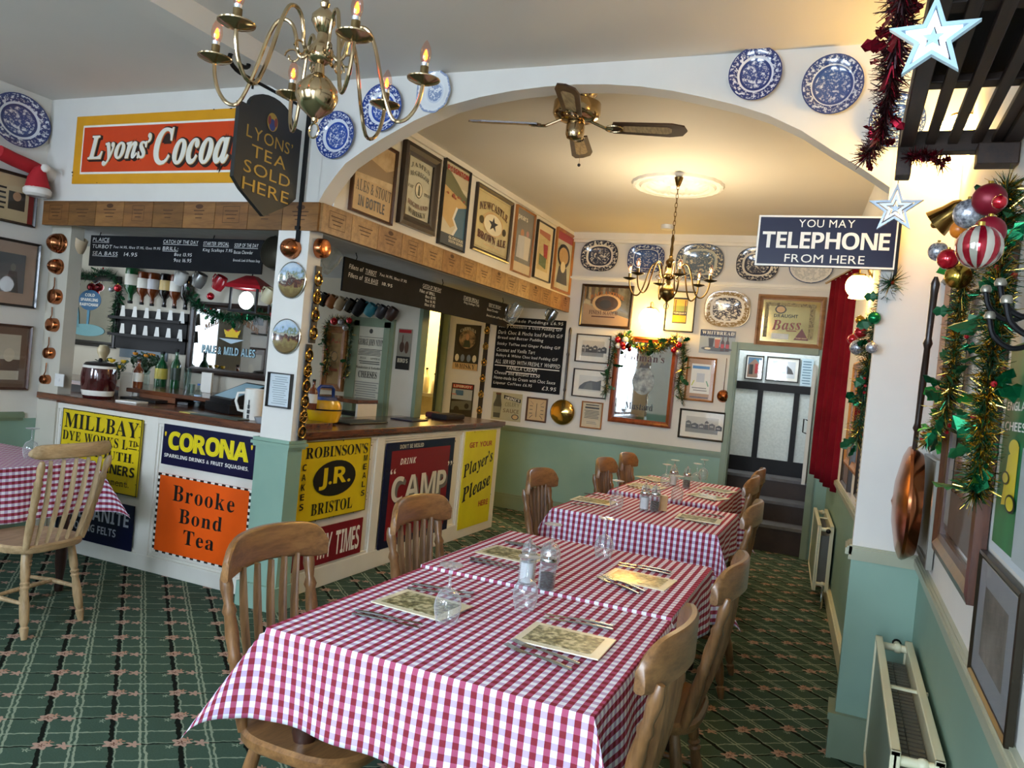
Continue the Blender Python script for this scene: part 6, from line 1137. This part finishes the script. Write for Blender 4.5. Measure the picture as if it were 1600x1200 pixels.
m = MB(); m.lathe([(.095, .02), (.1035, .05), (.103, .055)], cream, 28); m.obj('band', t); m = MB(); m.lathe([(.105, .205), (.101, .222)], cream, 28); m.obj('band', t); m = MB(); m.lathe([(.101, .222), (.09, .24), (.03, .25), (0, .25)], mat('lid_dark', '#1f1a18', .3), 24); m.ball((0, 0, .26), .014, black, 10); m.obj('lid', t)
t = thing('menu_holder', 'white upright card holder beside the red barrel on the bar', 'card holder', ct(198, 621), .3); m = MB(); m.box((0, 0, .09), (.10, .05, .18), col('#e6e2d8')); m.box((.05, .02, .04), (.06, .05, .08), col('#e0dcd0')); m.obj('box', t, bevel=.003); m = MB(); m.rect(-.036, .036, .02, .165, -.0262, Wt); m.obj('card', t)
rose_y = mat('rose_yellow', '#d9b41e', .6); rose_o = mat('rose_orange', '#d98a1c', .6); stemg = mat('stem_green', '#2f4a30', .6); frond = mat('frond_grey_green', '#4a5f4c', .7)
def bouquet(c, n, m_, seed, label, vm):
    rs = random.Random(seed); t = thing('flower_vase', label, 'flowers', c); m = MB(); m.lathe([(0, 0), (.032, 0), (.035, .03), (.028, .08), (.036, .11), (.034, .112), (.026, .08)], vm, 18); m.obj('vase', t); ml, mf = MB(), MB()
    for i in range(46):
        a, q = rs.random() * 2 * PI, rs.uniform(.02, .12); e = np.array([q * math.cos(a), q * math.sin(a), .13 + rs.uniform(0, .11)]); ml.tube([(0, 0, .09), tuple(e * .6 + np.array([0, 0, .05])), tuple(e)], .0016, stemg, 4)
        for j in range(5): d = np.array([rs.gauss(0, .02), rs.gauss(0, .02), rs.gauss(0, .018)]); s = np.array([rs.gauss(0, .01), rs.gauss(0, .01), rs.gauss(0, .008)]); ml.add([e, e + d * .5 + s, e + d, e + d * .5 - s], [(0, 1, 2, 3)], rs.choice((frond, stemg)))
    ml.obj('foliage', t)
    for i in range(n):
        a = 2 * PI * i / n + rs.random(); q = rs.uniform(.03, .085); mf = MB(); f = (q * math.cos(a), q * math.sin(a), .19 + rs.uniform(0, .06))
        for k in range(3): mf.lathe([(0, 0), (.008 + .005 * k, .004 * k), (.012 + .004 * k, .016), (.009 + .005 * k, .024)], m_, 9, Matrix.Translation(f) @ Matrix.Rotation(k * .7, 4, 'Z'), sx=1, sy=.9)
        mf.obj('bloom', t)
bouquet(ct(172, 606), 7, rose_y, 4, 'vase of yellow roses and greenery behind the card holder', mat('vase_tan', '#7a5a34', .3)); bouquet(ct(226, 600), 4, rose_o, 9, 'vase of orange-yellow roses with pale sprigs in front of the slate blue sign', gin)
m = MB(); m.lathe([(0, 0), (.04, 0), (.045, .02), (.03, .1), (.026, .17), (.045, .21), (.048, .24), (.03, .27), (0, .275)], mat('ceramic_cream', '#c9b994', .3, coat=.4), 20); tag(m.obj('ceramic_figure', None, ct(158, 560)), 'cream ceramic figure-shaped vase behind the barrel, below the blue drinks mirror', 'ornament')
bottle(ct(214, 606), .21, .038, amb, lw, 'squat amber whisky bottle with a white label beside the flowers'); bottle(ct(250, 603), .27, .046, grn, col('#c9b84a'), 'stout green bottle with a yellow label behind the bar'); bottle(ct(272, 601), .30, .038, grn, col('#2a3a2c'), 'slim dark-capped green wine bottle left of the pale ales mirror'); bottle(ct(309, 622), .16, .026, gin, col('#9fb8d0'), 'small clear water bottle with a blue cap on the bar', cap=mat('cap_blue', '#2f5fa8', .4)); bottle(ct(487, 640), .2, .03, amb, lw, 'brown bottle behind the yellow case')
t = thing('bottle_tray', 'low brown wooden tray under the bottles on the bar', 'tray', ct(256, 612)); m = MB(); m.box((0, 0, .02), (.34, .10, .035), darkw); m.box((0, -.052, .03), (.34, .006, .05), wood('tray_wood', '#5a3420', '#7d4c30', .4, 'X')); m.obj('tray', t)
for u, v, h, r, lb in ((291, 610, .17, .028, 'tall clear glass right of the green bottles'), (297, 617, .075, .03, 'short clear tumbler on the bar by the water bottle')): m = MB(); m.lathe([(0, .004), (r * .85, .004), (r * .88, 0), (r, h), (r * .93, h), (r * .8, .012), (0, .012)], gin, 20); tag(m.obj('tumbler', None, ct(u, v)), lb, 'glass')
m = MB(); m.box((0, 0, .075), (.08, .03, .15), Wt); tag(m.obj('card_box', None, ct(322, 612), .3, bevel=.002), 'white card box standing left of the till', 'box')
t = thing('till', 'black till with a sloping lit screen at the right of the bar front', 'till', ct(372, 634), -.35); m = MB(); m.prism([(-.17, 0), (.17, 0), (.17, .06), (-.17, .06)], -.15, .15, black); m.add([(-.15, -.13, .06), (.15, -.13, .06), (.15, .13, .06), (-.15, .13, .06), (-.15, -.13, .09), (.15, -.13, .09), (.15, .13, .20), (-.15, .13, .20)], [(0, 1, 5, 4), (1, 2, 6, 5), (2, 3, 7, 6), (3, 0, 4, 7), (4, 5, 6, 7)], black); m.obj('body', t, bevel=.004); m = MB(); n_ = Vector((0, -.11, .26)).normalized() * .001; m.add([(-.13, -.11 , .0995), (.13, -.11, .0995), (.13, .11, .1925), (-.13, .11, .1925)], [(0, 1, 2, 3)], glow('screen_blue', '#6f96a9', .2)); m.obj('screen', t)
t = thing('mug', 'tall white jug with a dark figure standing against the pillar on the bar', 'mug', ct(394, 656), .73); m = MB(); m.lathe([(0, 0), (.052, 0), (.056, .01), (.058, .19), (.054, .192), (.05, .02), (0, .015)], mat('ceramic_white', '#e6e3da', .12, coat=.6), 28); m.obj('body', t); m = MB(); m.tube([(-.056, 0, .165), (-.095, 0, .16), (-.105, 0, .11), (-.085, 0, .055), (-.056, 0, .05)], .009, mat('ceramic_white', '#e6e3da', .12, coat=.6), 10); m.obj('handle', t)
m = MB(); 
for i, (z, w) in enumerate(((.01, .018), (.04, .02), (.07, .016), (.085, .008), (.1, .009))): m.add([(.0585 * math.sin(a_), -.0585 * math.cos(a_), z + dz) for dz in (0, .025) for a_ in (-.5 - w * 8, -.5 + w * 8)], [(0, 1, 3, 2)], K)
m.obj('printed_figure', t)
m = MB(); m.lathe([(0, 0), (.03, 0), (.045, .035), (.042, .036), (.028, .008), (0, .008)], mat('bowl_grey', '#8f9296', .3), 20); tag(m.obj('bowl', None, ct(408, 661)), 'small grey bowl on the worktop edge beside the white jug', 'bowl')
for u, v, sx, sy, h, m_, rz, nm, lb in ((228, 627, .30, .16, .02, K, .1, 'menu_folder', 'black menu folder lying on the bar front'), (206, 629, .16, .12, .012, Wt, .2, 'paper_pad', 'white paper pad in front of the black menu folder'), (345, 652, .36, .13, .008, col('#3f4a40'), .05, 'bar_mat', 'green-black bar mat near the edge in front of the till'), (300, 646, .14, .08, .006, col('#c9b45a'), -.1, 'paper_slip', 'yellow paper slip on the bar edge'), (285, 622, .12, .06, .02, K, .3, 'card_reader', 'small black card reader on the bar behind the yellow slip')): m = MB(); m.box((0, 0, h / 2), (sx, sy, h), m_); tag(m.obj(nm, None, ct(u, v), rz, bevel=.002), lb, nm.split('_')[-1])
t = thing('lantern', 'lit lantern with a red pagoda roof hanging over the bar', 'lantern', W(391, 470, (0, 4.25, 0), (0, 1, 0)), .25); m = MB(); s = .085; m.add([(a * s, b * s, z) for z, s in ((.075, .13), (.10, .12), (.17, .03)) for a, b in ((-1, -1), (1, -1), (1, 1), (-1, 1))], [(i * 4 + k, i * 4 + (k + 1) % 4, i * 4 + 4 + (k + 1) % 4, i * 4 + 4 + k) for i in range(2) for k in range(4)] + [(3, 2, 1, 0), (8, 9, 10, 11)], mat('lantern_red', '#a01a24', .35)); m.obj('roof', t); m = MB()
for a in (-1, 1):
    for b in (-1, 1): m.box((a * .095, b * .095, 0), (.014, .014, .16), black)
m.box((0, 0, -.082), (.21, .21, .012), black); m.tube([(0, 0, .17), (0, 0, .22)], .004, iron, 6); m.obj('cage', t); m = MB(); m.ball((-.03, 0, 0), .05, glow('lantern_glow', '#eaf6ff', 5), 18, (1, 1, 1.25)); m.obj('globe', t)
def jug(u, v, y, h, r, m_, label, rz=0., tilt=.5, dots=None, name='hanging_jug'):
    t = thing(name, label, 'jug', W(u, v, (0, y, 0), (0, 1, 0)), rz); t.rotation_euler = (0, tilt, rz); m = MB(); m.lathe([(0, -h / 2), (r * .8, -h / 2), (r * .95, -h * .2), (r, h * .1), (r * .85, h * .5), (r * .8, h * .5), (r * .92, h * .1), (r * .85, -h * .2), (0, -h * .42)], m_, 18); m.obj('body', t); m = MB(); m.tube([(-r * .9, 0, h * .32), (-r * 1.5, 0, h * .3), (-r * 1.6, 0, 0), (-r * 1.2, 0, -h * .28), (-r * .9, 0, -h * .26)], r * .13, m_, 8); m.obj('handle', t)
cw = mat('jug_white', '#d9d9d4', .2, coat=.4)
for u, v, m_, lb in ((283, 434, cw, 'white jug hanging left of the red spotted one over the back bar'), (312, 438, mat('jug_silver', '#9a9a98', .25, .6), 'grey jug hanging second over the back bar'), (343, 442, mat('jug_red', '#9a1a24', .25, coat=.4), 'red jug hanging over the pale ales mirror'), (420, 462, mat('jug_cream', '#c9c2a0', .3), 'cream jug hanging behind the lantern near the pillar')): jug(u, v, 4.2, .10, .045, m_, lb)
for i, (u, m_, lb) in enumerate(((506, drk, 'black mug first in the hanging row behind the pillar'), (519, mat('mug_orange', '#a0602c', .4), 'orange mug second in the hanging row'), (532, mat('mug_tan', '#c9b494', .4), 'cream and tan mug third in the hanging row'), (547, drk, 'black mug fourth in the hanging row'), (562, black, 'long black mug fifth in the hanging row'), (579, mat('mug_teal', '#2f7d8a', .4), 'teal mug sixth in the hanging row'), (596, mat('mug_charcoal', '#2c2c2f', .4), 'charcoal mug seventh in the hanging row'), (612, mat('mug_brown', '#3f2a20', .4), 'dark brown mug last in the hanging row'))): jug(u, 468 + i * 3.2, 5.85, .11 if i != 4 else .15, .05, m_, lb, 0, .6, name='hanging_mug')
q = W(433, 396, (0, 3.9, 0), (0, 1, 0)); t = thing('hanging_pan', 'dark metal pan hanging beside the menu board near the pillar', 'pan', q); m = MB(); m.lathe([(0, .05), (.085, .05), (.1, .04), (.11, 0), (.105, 0), (.09, .04)], mat('dark_pewter', '#3a382f', .3, .8), 24, Matrix.Rotation(PI / 2, 4, 'X')); m.obj('bowl', t); m = MB(); m.tube([(.0 + .03 * math.cos(w), 0, .125 + .03 * math.sin(w)) for w in [2 * PI * i / 14 for i in range(14)]], .006, mat('dark_pewter', '#3a382f', .3, .8), 6, closed=True); m.obj('ring_handle', t)
jug(122, 386, 3.78, .13, .05, mat('jug_tan', '#b9a384', .4), 'tan jug hanging right of the topmost copper mould', 0, .5)
jug(516, 408, 3.9, .15, .05, thin_glass('tankard_glass', '#fafcfc', .3, .35), 'clear glass tankard hanging beside the pillar under the fascia', 0, .7, name='glass_tankard'); jug(803, 490, 6.9, .2, .06, thin_glass('tankard_glass', '#fafcfc', .3, .35), 'clear glass tankard hanging at the far end of the side menu board', 0, .5, name='glass_tankard'); jug(862, 494, 7.4, .13, .05, steel, 'small metal tankard hanging at the end of the fascia over the pudding board', 0, .5, name='metal_tankard')
# side worktop
q = atz(499, 664, 1.016); t = thing('carry_case', 'yellow carry case with a blue handle standing on the side worktop by the pillar', 'case', (q[0] - .06, q[1] + .12, 1.016), math.radians(78)); yl = mat('case_yellow', '#e0b312', .25, coat=.5); m = MB(); m.lathe([(0, 0), (.06, 0), (.085, .015), (.1, .07), (.1, .095)], yl, 28, sx=1.3); m.lathe([(.1, .105), (.098, .13), (.085, .16), (.07, .165), (0, .165)], yl, 28, sx=1.3); m.obj('body', t); m = MB(); m.lathe([(.101, .095), (.101, .105)], black, 28, sx=1.3); m.obj('seam', t)
blu = mat('case_blue', '#1f3f86', .35); m = MB(); m.lathe([(.07, .165), (.066, .185), (0, .187)], blu, 24, sx=1.3); m.tube([(-.07, 0, .18), (-.066, 0, .24), (-.05, 0, .255), (.05, 0, .255), (.066, 0, .24), (.07, 0, .18)], .012, blu, 10); m.obj('handle', t)
for u, v, sx, sy, h, m_, rz, nm, lb in ((700, 655, .16, .36, .05, mat('cloth_black', '#17141a', .8), 0, 'folded_cloth', 'black folded cloth heap at the far end of the side worktop'), (676, 652, .10, .16, .05, mat('cloth_maroon', '#4a1420', .7), .2, 'cloth_roll', 'black and maroon rolled cloth next to the folded heap on the side worktop'), (560, 660, .2, .5, .01, col('#2c3330'), 0, 'bar_mat', 'long dark bar mat on the side worktop beyond the yellow case'), (640, 656, .2, .3, .01, col('#20243a'), .05, 'bar_mat', 'dark blue bar mat in the middle of the side worktop')):
    q = atz(u, v, 1.016); m = MB(); m.box((0, 0, h / 2), (sx, sy, h), m_); tag(m.obj(nm, None, (q[0], q[1], 1.016), rz, bevel=min(.02, h * .3)), lb, nm.split('_')[-1])
q = on('DR', 545, 640); t = thing('shelf_unit', 'low wooden shelf unit with a black tray behind the yellow case', 'shelf', (q[0] + .25, 5.5, 0)); m = MB(); m.box((0, 0, 1.13), (.5, .3, .03), mahoY); m.box((-.24, 0, .56), (.02, .28, 1.12), cream); m.box((.24, 0, .56), (.02, .28, 1.12), cream); m.obj('carcass', t); m = MB(); m.box((0, 0, 1.02), (.44, .26, .02), black); m.obj('tray', t)
# kitchen glimpse
t = thing('kitchen_worktop', 'stainless kitchen worktop in the lit yellow kitchen', 'worktop', (-4.85, 8.6, 0)); m = MB(); m.box((0, 0, .55), (.7, .8, 1.1), mat('kitchen_steel', '#9a937c', .35, .5)); m.obj('cabinet', t); m = MB(); m.box((0, 0, 1.12), (.74, .84, .04), steel); m.obj('top', t)
for dx, h, lb in ((-.05, .22, 'pale squeeze bottle at the left on the kitchen worktop'), (.1, .3, 'tall bottle in the middle on the kitchen worktop'), (.22, .24, 'dark-capped bottle at the right on the kitchen worktop')): bottle((-4.85 + dx, 8.45, 1.142), h, .04, mat('kitchen_bottle', '#cfc6a6', .3), None, lb)
point('kitchen_lamp', (-5.2, 8.3, 2.6), 170, (1, .78, .42), .12); point('hall_lamp', (-.8, 8.5, 2.2), 9, (.85, .93, 1), .1)
# red hat and stocking on the left wall picture
q = on('LW', 72, 300); fuz = mat('plush_white', '#e3ddd4', .9); redp = mat('plush_red', '#b01c26', .85)
t = thing('bobble_hat', 'red plush hat with a white brim and bobble at the left end of the fascia', 'hat', (-5.02, 3.50, 2.345)); m = MB(); m.tube([(0, 0, .06), (.0, -.005, .12), (.02, -.01, .17), (.05, -.01, .19)], [.075, .06, .04, .02], redp, 14); m.obj('crown', t); m = MB(); m.lathe([(.06, 0), (.082, .015), (.084, .045), (.07, .06), (.05, .055)], fuz, 20); m.obj('brim', t); m = MB(); m.ball((.075, -.01, .185), .028, fuz, 12); m.obj('bobble', t)
t = thing('stocking', 'red and white stocking lying along the top of the poster at the left wall', 'stocking', tuple(on('LW', 30, 262) + np.array([.06, 0, .02]))); m = MB(); m.tube([(0, -.18, .03), (0, -.08, .01), (0, .04, -.005), (0, .10, -.01), (-.0, .13, -.05)], [.045, .045, .045, .04, .03], redp, 14); m.obj('foot', t); m = MB(); m.tube([(0, .09, -.008), (0, .22, -.025)], [.048, .046], fuz, 14); m.obj('cuff', t)
